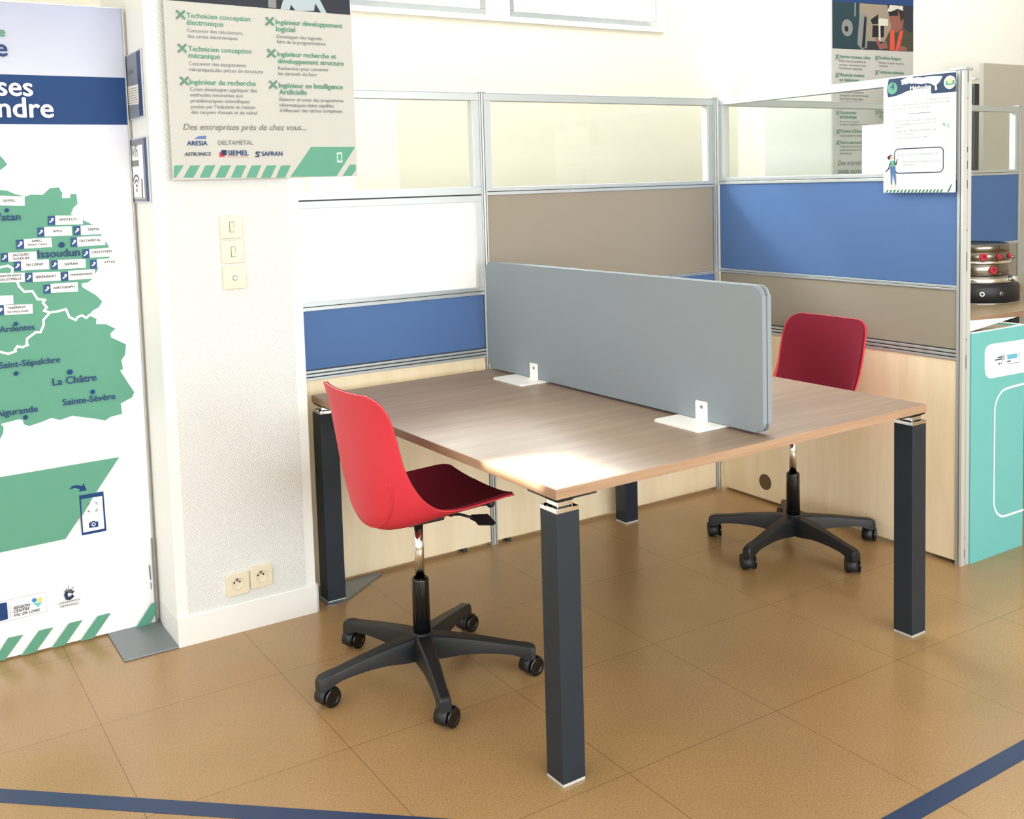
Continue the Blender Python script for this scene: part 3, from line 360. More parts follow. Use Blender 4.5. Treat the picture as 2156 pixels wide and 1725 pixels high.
TEAL_=[('P',[(.1278,.7851),(.1298,.7983),(.1408,.8105),(.163,.8168),(.3796,.8127),(.3971,.8115),(.3997,.6838),(.3823,.6845),(.1695,.6877),(.1493,.6923),(.1334,.7065),(.1287,.7245)],'white'),('C',[(.2435,.757),(.2561,.7555)],'ringg'),('P',[(.2687,.765),(.3293,.7643),(.3364,.76),(.3366,.7489),(.3296,.7449),(.2713,.7469)],'sky'),('L',[(.2629,.7643),(.2654,.7558),(.2609,.7467)],'nthin'),('L',[(.3411,.7636),(.3459,.7548),(.3414,.7456)],'nthin'),('L',[(.3493,.7641),(.3554,.7551),(.3497,.7454)],'nthin'),('L',[(.2091,.7609),(.2331,.7616)],'nthick'),('L',[(.1945,.7534),(.2321,.7535)],'nthick'),('P',[(.214,.7407),(.2213,.7411),(.2214,.733),(.2141,.7329)],'dark'),('P',[(.2277,.7397),(.2346,.7403),(.2335,.7329),(.2289,.7341)],'dark'),('L',[(.2703,.7388),(.29,.7392)],'nthick'),('L',[(.2716,.7297),(.3536,.7276)],'nthin')]
# ================================================================== THE SETTING
struct('floor', box(BM(), -6.6, 5.2, -6.6, 1.7, -0.1, 0.0), LINO)
YB = 1.30; ZC = 3.25
def wall_with_holes(x0, x1, y0, y1, z0, z1, holes, axis):
    # solid wall slab along axis ('x' or 'y') split round rectangular openings (a0, a1, h0, h1)
    bm = BM(); cuts = sorted(holes); a = x0 if axis == 'x' else y0; end = x1 if axis == 'x' else y1
    def slab(p, q, h0, h1):
        if q-p < 1e-5 or h1-h0 < 1e-5: return
        box(bm, p, q, y0, y1, h0, h1) if axis == 'x' else box(bm, x0, x1, p, q, h0, h1)
    for p, q, h0, h1 in cuts:
        slab(a, p, z0, z1); slab(p, q, z0, h0); slab(p, q, h1, z1); a = q
    slab(a, end, z0, z1); return bm
WZ0, WZ1 = 2.368, 3.12
struct('wall_back', wall_with_holes(-6.5, 1.43, YB, YB+0.1, 0, ZC, [(-1.62, -0.425, WZ0, WZ1), (-0.275, 0.775, WZ0, WZ1)], 'x'), CREAM)
struct('wall_right', box(box(BM(), 1.43, 1.53, 1.07, YB+0.1, 0, ZC), 1.53, 5.1, 1.07, 1.17, 0, ZC), WHITEW)
struct('wall_far_right', box(BM(), 5.0, 5.1, -6.5, 1.07, 0, ZC), CREAM)
struct('wall_left', wall_with_holes(-6.5, -6.4, -6.5, YB, 0, ZC, [(-0.612, -0.335, 2.714, 2.834)], 'y'), CREAM)  # unseen slot added and sized so the sun reaches only the desk corner
struct('wall_rear', wall_with_holes(-6.5, 5.1, -6.6, -6.5, 0, ZC, [(-4.9, 1.7, 0.8, 2.7)], 'x'), CREAM)
struct('ceiling', box(BM(), -6.5, 5.1, -6.5, YB+0.1, ZC, ZC+0.1), CEIL)
def window(name, x0, x1, z0, z1, axis, pos, side, split=0):
    # frame of grey aluminium, reveal and one pane per leaf
    root = bpy.data.objects.new(name, None); COL.objects.link(root); root['kind'] = 'structure'
    base = ((x0+x1)/2, pos, z0) if axis == 'x' else (pos, (x0+x1)/2, z0)
    root.location = base; root['_base'] = base
    f = BM(); t = 0.036; d0, d1 = (pos+0.01, pos+0.06) if side > 0 else (pos-0.06, pos-0.01)
    def b(a0, a1, h0, h1, e0=d0, e1=d1, bm=f, bv=0.003):
        box(bm, a0, a1, e0, e1, h0, h1, bv) if axis == 'x' else box(bm, e0, e1, a0, a1, h0, h1, bv)
    b(x0, x1, z0, z0+t); b(x0, x1, z1-t, z1); b(x0, x0+t, z0+t, z1-t); b(x1-t, x1, z0+t, z1-t)
    for i in range(split): m = x0+(x1-x0)*(i+1)/(split+1); b(m-t/2, m+t/2, z0+t, z1-t)
    obj('window_frame', f, ALUW, root)
    g = BM(); b(x0+t, x1-t, z0+t, z1-t, (d0+d1)/2-0.003, (d0+d1)/2+0.003, g, 0); obj('window_pane', g, GLASS, root)
    return root
window('window_1', -1.62, -0.425, WZ0, WZ1, 'x', YB, 1)
window('window_2', -0.275, 0.775, WZ0, WZ1, 'x', YB, 1)
window('window_3', -4.9, 1.7, 0.8, 2.7, 'x', -6.5, -1, 5)
window('window_4', -4.9, 0.5, 0.55, 2.55, 'y', -6.4, 1, 3)
# white painted ledge and reveal under the two high windows
tb = BM(); box(tb, -1.66, 0.815, YB-0.018, YB, WZ0-0.03, WZ0-0.002, 0.003); box(tb, 0.777, 0.815, YB-0.018, YB, WZ0-0.002, WZ1+0.03, 0.003); box(tb, -1.66, -1.622, YB-0.018, YB, WZ0-0.002, WZ1+0.03, 0.003)
struct('trim_1', tb, PLASTER)
# pillar with its wallpaper, smooth edges and skirting
PX0, PX1, PY = -2.58, -2.104, -0.188
pil = struct('wall_pillar', box(BM(), PX0, PX1, PY, 0.42, 0, ZC, 0.004), PLASTER)
def pchild(name, bm, m, o): c = obj(name, bm, m, o, base=tuple(o.location)); return c
pchild('wallpaper', box(BM(), -2.545, -2.142, PY-0.0025, PY+0.001, 0.092, 3.2, 0.001), WEAVE, pil)
sk = BM(); pts = [(PX0-0.002, PY-0.011), (PX1-0.004, PY-0.011), (PX1+0.006, PY-0.004), (PX1+0.010, PY+0.006), (PX1+0.010, 0.0), (PX0-0.002, 0.0)]
prism(sk, [(a, b, 0.0) for a, b in pts], (0, 0, 0.098)); bmesh.ops.bevel(sk, geom=[e for e in sk.edges if abs(e.verts[0].co.z-0.098) < 1e-4 and abs(e.verts[1].co.z-0.098) < 1e-4], offset=0.005, segments=3, affect='EDGES')
struct('baseboard_left', sk, PLASTER)

# ================================================================== PARTITIONS
PT = 0.045                                              # thickness
def part_screen(label, a0, a1, axis, sections, posts, group='office partition screens'):
    """one cubicle screen; along axis from a0 to a1, its seen face at 0 and its back at PT"""
    base = ((a0+a1)/2, PT/2, 0) if axis == 'x' else (PT/2, (a0+a1)/2, 0)
    root = thing('partition_screen', label, 'partition', base, 0, group)
    def b(bm, p, q, d0, d1, h0, h1, bv=0.0, mi=0):
        return box(bm, p, q, d0, d1, h0, h1, bv, mi) if axis == 'x' else box(bm, d0, d1, p, q, h0, h1, bv, mi)
    for kind, z0, z1 in sections:
        if kind == 'top':
            m = BM(); b(m, a0, a1, 0.0, PT, z0, z1-0.006, 0.001); b(m, a0, a1, 0.003, PT-0.003, z1-0.006, z1, 0.002)
            obj('top_rail', m, ALU, root)
        elif kind == 'glass':
            g = BM(); b(g, a0+0.024, a1-0.024, PT/2-0.002, PT/2+0.002, z0-0.004, z1+0.004); obj('glass_pane', g, GLASS, root)
            w = 0.026
            for e0, e1, g0, g1 in ((a0, a0+w, a0+w, a0+w+0.004), (a1-w, a1, a1-w-0.004, a1-w)):
                f = BM(); b(f, e0, e1, 0.002, PT-0.002, z0, z1, 0.001); b(f, g0, g1, 0.006, PT-0.006, z0, z1, 0, 1)
                obj('glass_jamb', f, [ALU, ALUL], root)
        elif kind == 'board':
            w = 0.026
            for e0, e1, g0, g1 in ((a0, a0+w, a0+w, a0+w+0.006), (a1-w, a1, a1-w-0.006, a1-w)):
                f = BM(); b(f, e0, e1, 0.0, PT, z0, z1, 0.001); b(f, g0, g1, 0.004, PT-0.004, z0, z1, 0, 1)
                obj('board_jamb', f, [ALU, ALUL], root)
            p = BM(); b(p, a0+w, a1-w, 0.010, PT-0.010, z0, z1); obj('white_board', p, WHITEP, root)['label'] = 'glossy white infill board'
        elif kind in ('rail', 'thin'):
            m = BM(); h = z1-z0; b(m, a0, a1, 0.0, PT, z0, z0+h*0.42, 0.001); b(m, a0, a1, 0.003, PT-0.003, z0+h*0.42, z0+h*0.50, 0, 1); b(m, a0, a1, 0.0, PT, z0+h*0.50, z1, 0.001)
            obj('middle_rail' if kind == 'rail' else 'thin_rail', m, [ALU, SLOT], root)
        elif kind == 'triple':
            m = BM(); h = (z1-z0)/3
            for i in range(3):
                b(m, a0, a1, 0.0, PT, z0+i*h, z0+i*h+h*0.70, 0.001)
                b(m, a0, a1, 0.006, PT-0.006, z0+i*h+h*0.70, z0+(i+1)*h, 0, 1)
            obj('cable_rail', m, [ALU, SLOT], root)
        elif kind in ('beige', 'blue', 'wood'):
            m = BM(); b(m, a0+0.002, a1-0.002, 0.004, PT-0.004, z0, z1, 0.002)
            o = obj({'beige': 'beige_panel', 'blue': 'blue_panel', 'wood': 'wood_panel'}[kind], m, {'beige': BEIGE, 'blue': BLUE, 'wood': MAPLE}[kind], root)
            o['label'] = {'beige': 'beige fabric panel', 'blue': 'blue fabric panel', 'wood': 'pale maple wood panel'}[kind]
    for p0, p1 in posts:
        m = BM(); w = p1-p0
        b(m, p0, p0+w*0.26, -0.001, PT+0.001, 0.0, 1.822, 0); b(m, p0+w*0.26, p0+w*0.38, 0.006, PT-0.006, 0.0, 1.822, 0, 1)
        b(m, p0+w*0.38, p0+w*0.66, -0.001, PT+0.001, 0.0, 1.822, 0, 2); b(m, p0+w*0.66, p0+w*0.78, 0.006, PT-0.006, 0.0, 1.822, 0, 1); b(m, p0+w*0.78, p1, -0.001, PT+0.001, 0.0, 1.822, 0)
        po = obj('post', m, [ALU, SLOT, ALUL], root)
        c = BM(); b(c, p0-0.006, p1+0.006, -0.002, PT+0.002, 1.822, 1.831, 0.003); k = obj('post_cap', c, ALU, po, base=base)
    return root, b
S1 = [('top',1.793,1.826),('glass',1.455,1.793),('rail',1.396,1.455),('board',1.057,1.396),('rail',1.026,1.057),('blue',0.812,1.026),('triple',0.774,0.812),('wood',0.014,0.774)]
S2 = [('top',1.793,1.826),('glass',1.451,1.793),('rail',1.420,1.451),('beige',1.034,1.420),('thin',1.021,1.034),('blue',0.812,1.021),('triple',0.774,0.812),('wood',0.014,0.774)]
S3 = [('top',1.793,1.826),('glass',1.462,1.793),('rail',1.432,1.462),('blue',1.046,1.432),('thin',1.028,1.046),('beige',0.811,1.028),('triple',0.770,0.811),('wood',0.014,0.770)]
scr1, b1 = part_screen('partition screen beside the white pillar, with a white board above its blue panel', -2.10, -1.272, 'x', S1, [(-1.272, -1.245)])
scr2, b2 = part_screen('partition screen behind the grey divider, beige panel under clear glass', -1.245, -0.028, 'x', S2, [(-0.028, 0.0)])
scr3, b3 = part_screen('far right partition screen, dark blue panel behind the metal machine', 0.05, 2.39, 'x', S3, [(2.39, 2.42)])
wing, bw = part_screen('side partition screen behind the far red chair, large blue panel and taped paper sheet', -1.225, -0.004, 'y', S3, [])
# closing post of the side screen, with its slotted end
m = BM(); box(m, -0.001, PT+0.001, -1.236, -1.225, 0, 1.822); box(m, 0.006, PT-0.006, -1.240, -1.236, 0, 1.822, 0, 1); box(m, -0.001, 0.020, -1.250, -1.240, 0, 1.822, 0, 2); box(m, 0.026, PT+0.001, -1.250, -1.240, 0, 1.822, 0, 2); box(m, 0.020, 0.026, -1.2485, -1.240, 0, 1.822, 0, 0)
po = obj('end_post', m, [ALU, SLOT, ALUL], wing)
c = BM(); box(c, -0.003, PT+0.003, -1.256, -1.19, 1.822, 1.833, 0.004); obj('post_cap', c, ALU, po, base=wing['_base'])
for z0, z1 in ((1.78,1.82),(1.72,1.726),(1.53,1.55),(1.47,1.50),(1.40,1.43),(1.245,1.252),(1.10,1.17),(0.845,0.852),(0.74,0.79),(0.10,0.106),(0.03,0.06)): obj('post_slot', box(BM(), 0.0205, 0.0255, -1.2492, -1.2484, z0, z1), SLOT, po, base=wing['_base'])
g = BM(); cyl(g, (0.0055, -0.274, 0.094), (0.0028, -0.274, 0.094), 0.036, n=32); obj('cable_grommet', g, mat('brown_grommet', (96, 78, 52), 0.5), wing)['label'] = 'round brown cable hole cover'
# small feet under the pillar-side screen and its flat triangular stabiliser
for x in (-1.40, -1.19):
    f = BM(); box(f, x-0.009, x+0.009, -0.002, PT, 0.0, 0.014, 0.002); obj('levelling_foot', f, SLOT, scr1 if x < -1.3 else scr2)
f = BM(); prism(f, [(-2.06, 0.0, 0.0), (-1.775, 0.0, 0.0), (-1.775, -0.022, 0.0), (-1.80, -0.034, 0.0), (-1.985, -0.172, 0.0), (-2.03, -0.185, 0.0), (-2.06, -0.175, 0.0)], (0, 0, 0.005)); obj('stabiliser_foot', f, GREYST, scr1)['label'] = 'flat grey metal foot'

# ================================================================== BENCH DESK
dk = thing('bench_desk', 'large square two-seat bench desk with oak top and anthracite legs', 'desk', (-1.3193, -0.8052, 0), 0.0195)
hx, hy = 0.7179, 0.7298
tp = obj('tabletop', box(BM(), -hx+0.0015, hx-0.0015, -hy+0.0015, hy-0.0015, 0.7155, 0.7400, 0.0006, 0, 1), OAK, dk)
e = BM(); 
for s in (-1, 1):
    box(e, -hx, hx, s*hy-0.001, s*hy+0.001, 0.7150, 0.7396, 0, 0)
    box(e, s*hx-0.001, s*hx+0.001, -hy, hy, 0.7150, 0.7396, 0, 1)
obj('edge_band', e, [OAKEDGE, OAKEDGE_Y], tp, base=(0, 0, 0))
L = 0.068
for sx in (-1, 1):
    for sy in (-1, 1):
        x0, x1 = sorted((sx*hx, sx*(hx-L))); y0, y1 = sorted((sy*hy, sy*(hy-L)))
        lg = obj('leg', box(BM(), x0, x1, y0, y1, 0.008, 0.680, 0.0015, 0, 2), ANTH, dk)
        c = BM(); box(c, x0+0.0005, x1-0.0005, y0+0.0005, y1-0.0005, 0.680, 0.683, 0.0005)
        for (p, q, r, s_) in ((x0+.0005, x1-.0005, y0+.0005, y0+0.004), (x0+.0005, x1-.0005, y1-0.004, y1-.0005), (x0+.0005, x0+0.004, y0+0.004, y1-0.004), (x1-0.004, x1-.0005, y0+0.004, y1-0.004)): box(c, p, q, r, s_, 0.683, 0.690)
        obj('leg_collar', c, CHROME, lg, base=(0, 0, 0))['label'] = 'chrome collar'
        c = BM(); box(c, x0+0.011, x1-0.011, y0+0.011, y1-0.011, 0.683, 0.7035, 0.002); obj('chrome_spacer', c, CHROME, lg, base=(0, 0, 0))
        c = BM(); box(c, x0+0.0005, x1-0.0005, y0+0.0005, y1-0.0005, 0.0005, 0.008, 0.0005); obj('leg_foot', c, ALUL, lg, base=(0, 0, 0))['label'] = 'bright steel foot'
        c = BM(); box(c, x0+0.009, x1-0.009, y0+0.009, y1-0.009, 0.7035, 0.7118, 0.002)
        ax0, ax1 = sorted((sx*(hx-0.0025), sx*(hx-0.125))); ay0, ay1 = sorted((sy*(hy-0.0025), sy*(hy-0.125)))
        box(c, ax0, ax1, y0+0.0025, y1-0.0025, 0.7085, 0.7152, 0.0015); box(c, x0+0.0025, x1-0.0025, ay0, ay1, 0.7085, 0.7152, 0.0015)
        obj('corner_bracket', c, BLACKP, dk)
for s in (-1, 1):
    m = BM(); box(m, -hx+0.16, hx-0.16, s*0.30-0.025, s*0.30+0.025, 0.675, 0.7152, 0.002); obj('support_beam', m, ANTH, dk)

# desk divider clamped on the bench
dv = thing('desk_divider', 'grey fabric desk screen standing across the middle of the bench desk', 'desk screen', (-1.277, -0.785, 0.74), 0.0175)
def slab(x0, x1, inset, bv):
    P = rrect(-0.715+inset, 0.715-inset, 0.008+inset, 0.423-inset, 0.030-inset)
    m = prism(BM(), [(x0, a, b) for a, b in P], (x1-x0, 0, 0))
    if bv: bmesh.ops.bevel(m, geom=[e for e in m.edges if abs(e.verts[0].co.x-e.verts[1].co.x) < 1e-6], offset=bv, segments=3, affect='EDGES')
    return m
obj('fabric_face', slab(-0.018, -0.002, 0, 0.004), GREYF, dv)
obj('fabric_face', slab(0.002, 0.018, 0, 0.004), GREYF, dv)
obj('piping', slab(-0.003, 0.003, 0.002, 0), GREYC, dv)
for yc, yt in ((0.428, 0.398), (-0.468, -0.474)):
    f = BM(); P = rrect(-0.122, 0.05, yc-0.097, yc+0.097, 0.012)
    prism(f, [(a, b, 0.0005) for a, b in P], (0, 0, 0.006)); bmesh.ops.bevel(f, geom=[e for e in f.edges if abs(e.verts[0].co.z-e.verts[1].co.z) < 1e-6 and e.verts[0].co.z > 0.006], offset=0.002, segments=2, affect='EDGES')
    fo = obj('foot_plate', f, WHITEST, dv); fo['label'] = 'white steel foot'
    t = BM(); P = rrect(yt-0.024, yt+0.024, 0.003, 0.064, 0.004); prism(t, [(-0.0215, a, b) for a, b in P], (0.003, 0, 0)); obj('upright_tab', t, WHITEST, fo, base=(0, 0, 0))
    s_ = BM(); lathe(s_, (-0.0215, yt-0.002, 0.047), (-1, 0, 0), [(0.0055, 0), (0.0055, 0.001), (0.004, 0.002), (0.0025, 0.002), (0.0025, 0.0008), (0, 0.0008)], 16); obj('screw', s_, STEEL, fo, base=(0, 0, 0))

# ================================================================== SWIVEL CHAIRS
ROWS = [  # centre x, centre z, rim x, rim z, half width -- from the seat front to the top of the back
 (0.238,0.532,0.215,0.553,0.135),(0.234,0.534,0.222,0.556,0.170),(0.222,0.536,0.218,0.560,0.192),(0.19,0.536,0.190,0.566,0.206),(0.13,0.527,0.125,0.563,0.213),(0.06,0.514,0.055,0.560,0.216),
 (-0.02,0.502,0.000,0.561,0.216),(-0.09,0.488,-0.045,0.572,0.212),(-0.14,0.489,-0.085,0.603,0.209),(-0.175,0.516,-0.115,0.646,0.206),(-0.188,0.570,-0.138,0.695,0.207),(-0.197,0.625,-0.151,0.740,0.208),
 (-0.204,0.690,-0.162,0.785,0.208),(-0.211,0.758,-0.172,0.822,0.207),(-0.219,0.822,-0.182,0.852,0.203),(-0.227,0.866,-0.194,0.876,0.193),(-0.232,0.888,-0.206,0.892,0.174),(-0.235,0.900,-0.217,0.902,0.142)]
def cr(a, b, c, d, t): return 0.5*((2*b) + (-a+c)*t + (2*a-5*b+4*c-d)*t*t + (-a+3*b-3*c+d)*t*t*t)
def shell_pt(u, v):
    n = len(ROWS)-1; i = min(int(v), n-1); t = v-i
    R = [ROWS[max(0, min(n, i+k))] for k in (-1, 0, 1, 2)]
    cx, cz, ex, ez, w = (cr(*(r[j] for r in R), t) for j in range(5)); k = abs(u)**2.3
    return Vector((cx+(ex-cx)*k, w*u, cz+(ez-cz)*k))
def shell_grid(nu, nv, us, v0, v1, off0, off1):
    def nrm(u, v):
        h = 1e-3; du = shell_pt(min(1, u+h), v)-shell_pt(max(-1, u-h), v); dv_ = shell_pt(u, min(len(ROWS)-1, v+h*4))-shell_pt(u, max(0, v-h*4)); n = dv_.cross(du); n.normalize(); return n
    bm = BM(); A = []; B = []
    for j in range(nv+1):
        v = v0+(v1-v0)*j/nv; ra = []; rb = []
        for i in range(nu+1):
            u = us*math.sin(PI/2*(-1+2*i/nu)); p = shell_pt(u, v); n = nrm(u, v)
            ra.append(bm.verts.new(p+n*off0)); rb.append(bm.verts.new(p+n*off1))
        A.append(ra); B.append(rb)
    for j in range(nv):
        for i in range(nu):
            for G, fl in ((A, 0), (B, 1)):
                q = (G[j][i], G[j][i+1], G[j+1][i+1], G[j+1][i]); f = bm.faces.new(q if fl else q[::-1]); f.smooth = True
    for j in range(nv):
        for i in (0, nu): bm.faces.new((A[j][i], A[j+1][i], B[j+1][i], B[j][i])).smooth = True
    for i in range(nu):
        for j in (0, nv): bm.faces.new((A[j][i], A[j][i+1], B[j][i+1], B[j][i])).smooth = True
    return bm
def make_chair(label, base, yaw, star, caster_axes):
    t = thing('swivel_chair', label, 'chair', base, yaw, 'red swivel chairs at the bench desk')
    t['_base'] = (0, 0, 0)
    sh = obj('seat_shell', shell_grid(28, 68, 1.0, 0, len(ROWS)-1, -0.0030, 0.0025), RED, t); sh['label'] = 'bright red plastic shell'
    rib = BM()                                            # the raised line across the back of the shell
    def outer(u, v): return shell_pt(u, v) + Vector((-0.0036, 0, -0.0016))
    tube(rib, [outer(0.80*math.copysign(abs(math.sin(a))**0.6, a), 8.55+2.1*(1-math.cos(a)**0.6)) for a in [math.radians(-87+174*i/60) for i in range(61)]], 0.0028, 6)
    obj('back_rib', rib, RED, sh, base=(0, 0, 0))
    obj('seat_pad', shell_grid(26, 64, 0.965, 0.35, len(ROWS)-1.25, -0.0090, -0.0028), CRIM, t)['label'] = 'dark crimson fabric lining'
    m = BM(); box(m, -0.055, 0.115, -0.042, 0.042, 0.484, 0.496, 0.003); box(m, -0.045, 0.075, -0.030, 0.030, 0.470, 0.486, 0.005)
    for sx in (-0.045, 0.095):
        for sy in (-0.032, 0.032): cyl(m, (sx, sy, 0.480), (sx, sy, 0.498), 0.009, n=12)
    obj('tilt_mechanism', m, BLACKP, t)
    m = BM(); cyl(m, (0, 0, 0.29), (0, 0, 0.47), 0.0142, n=32); obj('gas_column', m, CHROME, t)['label'] = 'chrome gas column'
    m = BM(); lathe(m, (0, 0, 0), (0, 0, 1), [(0, 0.10), (0.0265, 0.10), (0.0255, 0.295), (0.0245, 0.302), (0.021, 0.304), (0.0165, 0.302), (0.0165, 0.29), (0, 0.29)], 40); obj('column_sleeve', m, BLACKG, t)
    m = BM(); tube(m, [(0.05, 0.02, 0.478), (0.125, -0.03, 0.478), (0.142, -0.08, 0.477)], 0.0042, 10)
    lv = obj('height_lever', m, BLACKP, t)
    m = BM(); d = Vector((0.028, -0.090, -0.002)); p = Vector((0.139, -0.070, 0.478)); q = Vector((0.5, 0.15, 0.8)).normalized()
    P = [p-q*0.007, p+d*0.28-q*0.008, p+d*0.42-q*0.018, p+d*1.0-q*0.006, p+d*1.05+q*0.004, p+d*0.62+q*0.022, p+d*0.34+q*0.012, p+q*0.007]
    nn = d.cross(q).normalized()*0.006; prism(m, [tuple(v-nn*.5) for v in P], nn); bmesh.ops.bevel(m, geom=m.edges[:], offset=0.002, segments=2, affect='EDGES'); obj('lever_paddle', m, BLACKP, lv, base=(0, 0, 0))
    m = BM(); tube(m, [(0.10, -0.02, 0.486), (0.19, -0.045, 0.500), (0.212, -0.058, 0.502)], 0.006, 10)
    kn = obj('tension_rod', m, BLACKP, t)
    m = BM(); bmesh.ops.create_uvsphere(m, u_segments=20, v_segments=12, radius=0.0135, matrix=Matrix.Translation((0.216, -0.060, 0.502)))
    for f in m.faces: f.smooth = True
    obj('tension_knob', m, BLACKP, kn, base=(0, 0, 0))
    # five-star base: one moulding
    m = BM(); lathe(m, (0, 0, 0), (0, 0, 1), [(0, 0.060), (0.040, 0.060), (0.043, 0.068), (0.040, 0.115), (0.034, 0.132), (0.028, 0.138), (0, 0.138)], 40)
    prof = [(0.02, 0.134, 0.062, 0.030), (0.07, 0.131, 0.066, 0.028), (0.13, 0.124, 0.075, 0.025), (0.20, 0.114, 0.076, 0.0215), (0.27, 0.102, 0.070, 0.0190), (0.308, 0.097, 0.056, 0.0195), (0.330, 0.092, 0.053, 0.0185), (0.338, 0.084, 0.053, 0.0155)]
    prof = [tuple(cr(*(prof[max(0, min(7, i+k))][j] for k in (-1, 0, 1, 2)), q/4) for j in range(4)) for i in range(7) for q in range(4)] + [prof[-1]]
    for k in range(5):
        a = math.radians(star+72*k); rd = Vector((math.cos(a), math.sin(a), 0)); sd = Vector((-math.sin(a), math.cos(a), 0)); prev = None
        for r, zt, zb, hw in prof:
            ring = [m.verts.new(rd*r + sd*s*hw + Vector((0, 0, z))) for s, z in ((-0.62, zt), (0.62, zt), (0.84, zt-0.004), (0.96, zt-(zt-zb)*0.35), (1.0, zb), (0.86, zb), (-0.86, zb), (-1.0, zb), (-0.96, zt-(zt-zb)*0.35), (-0.84, zt-0.004))]
            if prev:
                for i in range(10): m.faces.new((prev[i], prev[(i+1) % 10], ring[(i+1) % 10], ring[i])).smooth = True
            prev = ring
        m.faces.new(prev)
    sb = obj('star_base', m, BLACKP, t); sb.data.set_sharp_from_angle(angle=math.radians(28))
    for k in range(5):
        a = math.radians(star+72*k); c = Vector((math.cos(a), math.sin(a), 0))*0.317
        b = math.radians(caster_axes[k]); ax = Vector((math.cos(b), math.sin(b), 0)); tr = Vector((-ax.y, ax.x, 0))*0.012
        h = BM(); cyl(h, c+Vector((0, 0, 0.044)), c+Vector((0, 0, 0.066)), 0.0125, 0.014, n=20)
        ce = c+tr; hw = 0.0245                            # hood: part of a barrel over both wheels
        d, u, v = ax, Vector((-ax.y, ax.x, 0)), Vector((0, 0, 1)); n = 22; o0 = []; 
        for s in (-0.0245, 0.0165):
            o0.append([h.verts.new(ce + ax*s + Vector((0, 0, 0.0285)) + (u*math.cos(g)+v*math.sin(g))*0.0305) for g in [math.radians(-62+270*i/n) for i in range(n+1)]] + [h.verts.new(ce + ax*s + Vector((0, 0, 0.0285)) + (u*math.cos(g)+v*math.sin(g))*0.0284) for g in [math.radians(208-270*i/n) for i in range(n+1)]])
        N = len(o0[0])
        for i in range(N): f = h.faces.new((o0[0][i], o0[0][(i+1) % N], o0[1][(i+1) % N], o0[1][i])); f.smooth = (i != n and i != N-1)
        h.faces.new(o0[0][::-1]); h.faces.new(o0[1])
        cas = obj('caster', h, BLACKP, t)
        for s0, s1 in ((-0.0235, -0.003), (0.0176, 0.0266)):
            w = BM(); lathe(w, ce+ax*s0+Vector((0, 0, 0.0285)), ax, [(0, 0), (0.018, 0), (0.0262, 0.0015), (0.0280, 0.004), (0.0280, s1-s0-0.003), (0.0262, s1-s0-0.0006), (0.0175, s1-s0), (0.0165, s1-s0-0.0012), (0.006, s1-s0-0.0012), (0, s1-s0)], 36)
            obj('wheel', w, BLACKG if s0 > 0.01 else BLACKP, cas, base=(0, 0, 0))
    return t
make_chair('red shell swivel chair in the foreground, its back to the white pillar wall', (-2.025, -0.830, 0), 0.0, 36.6, [-72, -68, -74, -66, -80])
make_chair('red shell swivel chair behind the grey divider, against the side partition', (-0.335, -0.745, 0), math.radians(180), 48-180, [180-30, 180-35, 180-28, 180-40, 180-60])
# ================================================================== THINGS ON THE PILLAR
# large aeronautics poster, a stiff board hung on the pillar and reaching past its edge
ps = thing('poster', 'large job poster hanging on the white pillar, green headings and company logos', 'poster', (-2.214, -0.218, 1.505), 0, 'hanging job posters')
pr = Print((0, -0.2219, 0), (1, 0, 0), (0, -1, 0)); pr.merge(box(BM(), -2.526, -1.901, -0.2218, -0.214, 1.505, 2.62, 0.0008), INK['posterw'], ps)
tops = [r for r in NEAR if r[0] == 'P']; rest = [r for r in NEAR if r[0] != 'P']
def clampx(rows, a, b, z0, z1):
    out = []
    for r in rows:
        if r[0] == 'P': r = ('P', [(min(max(x, a), b), min(max(z, z0), z1)) for x, z in r[1]], r[2])
        out.append(r)
    return out
pr.items(clampx(tops, -2.5255, -1.9015, 1.506, 2.619)); pr.items(rest)
pr.done('printed_board', ps)
for xa in (-2.40, -2.16): obj('wall_fixing', box(BM(), xa, xa+0.035, -0.214, -0.1885, 2.50, 2.54), STEEL, ps)
# two switches, one push button
def plate(name, label, x0, x1, z0, z1, cat, grp):
    t = thing(name, label, cat, ((x0+x1)/2, PY-0.002, z0), 0, grp)
    m = BM(); box(m, x0, x1, PY-0.011, PY-0.0025, z0, z1, 0.003); box(m, x0+0.003, x1-0.003, PY-0.0125, PY-0.010, z0+0.010, z1-0.010, 0.0012); obj('cover_plate', m, IVORY, t)
    return t
GAP = mat('dark_gap', (96, 88, 70), 0.8)
for i, (x0, z0, w) in enumerate(((-2.3795, 1.3125, 'uppermost ivory light switch of the three plates on the pillar'), (-2.3785, 1.2315, 'second ivory light switch, between the top switch and the push button'))):
    t = plate('light_switch', w, x0, x0+0.076, z0, z0+0.0755, 'light switch', 'ivory plates on the pillar')
    xc = x0+0.038; m = BM(); box(m, xc-0.0075, xc+0.0075, PY-0.0132, PY-0.0122, z0+0.0205, z0+0.0545); obj('rocker_recess', m, GAP, t)
    m = BM(); prism(m, [(xc-0.006, PY-0.013, z0+0.022), (xc-0.006, PY-0.018, z0+0.0225), (xc-0.006, PY-0.0145, z0+0.040), (xc-0.006, PY-0.0155, z0+0.0525), (xc-0.006, PY-0.013, z0+0.053)], (0.012, 0, 0)); obj('rocker', m, IVORY, t)
t = plate('push_button', 'ivory round push button plate, lowest of the three plates on the pillar', -2.3775, -2.2995, 1.1465, 1.2225, 'switch', 'ivory plates on the pillar')
m = BM(); lathe(m, (-2.3385, PY-0.012, 1.1835), (0, -1, 0), [(0.0085, 0), (0.0085, 0.0012), (0.0068, 0.0014), (0.0068, 0)], 24); obj('button_ring', m, GAP, t)
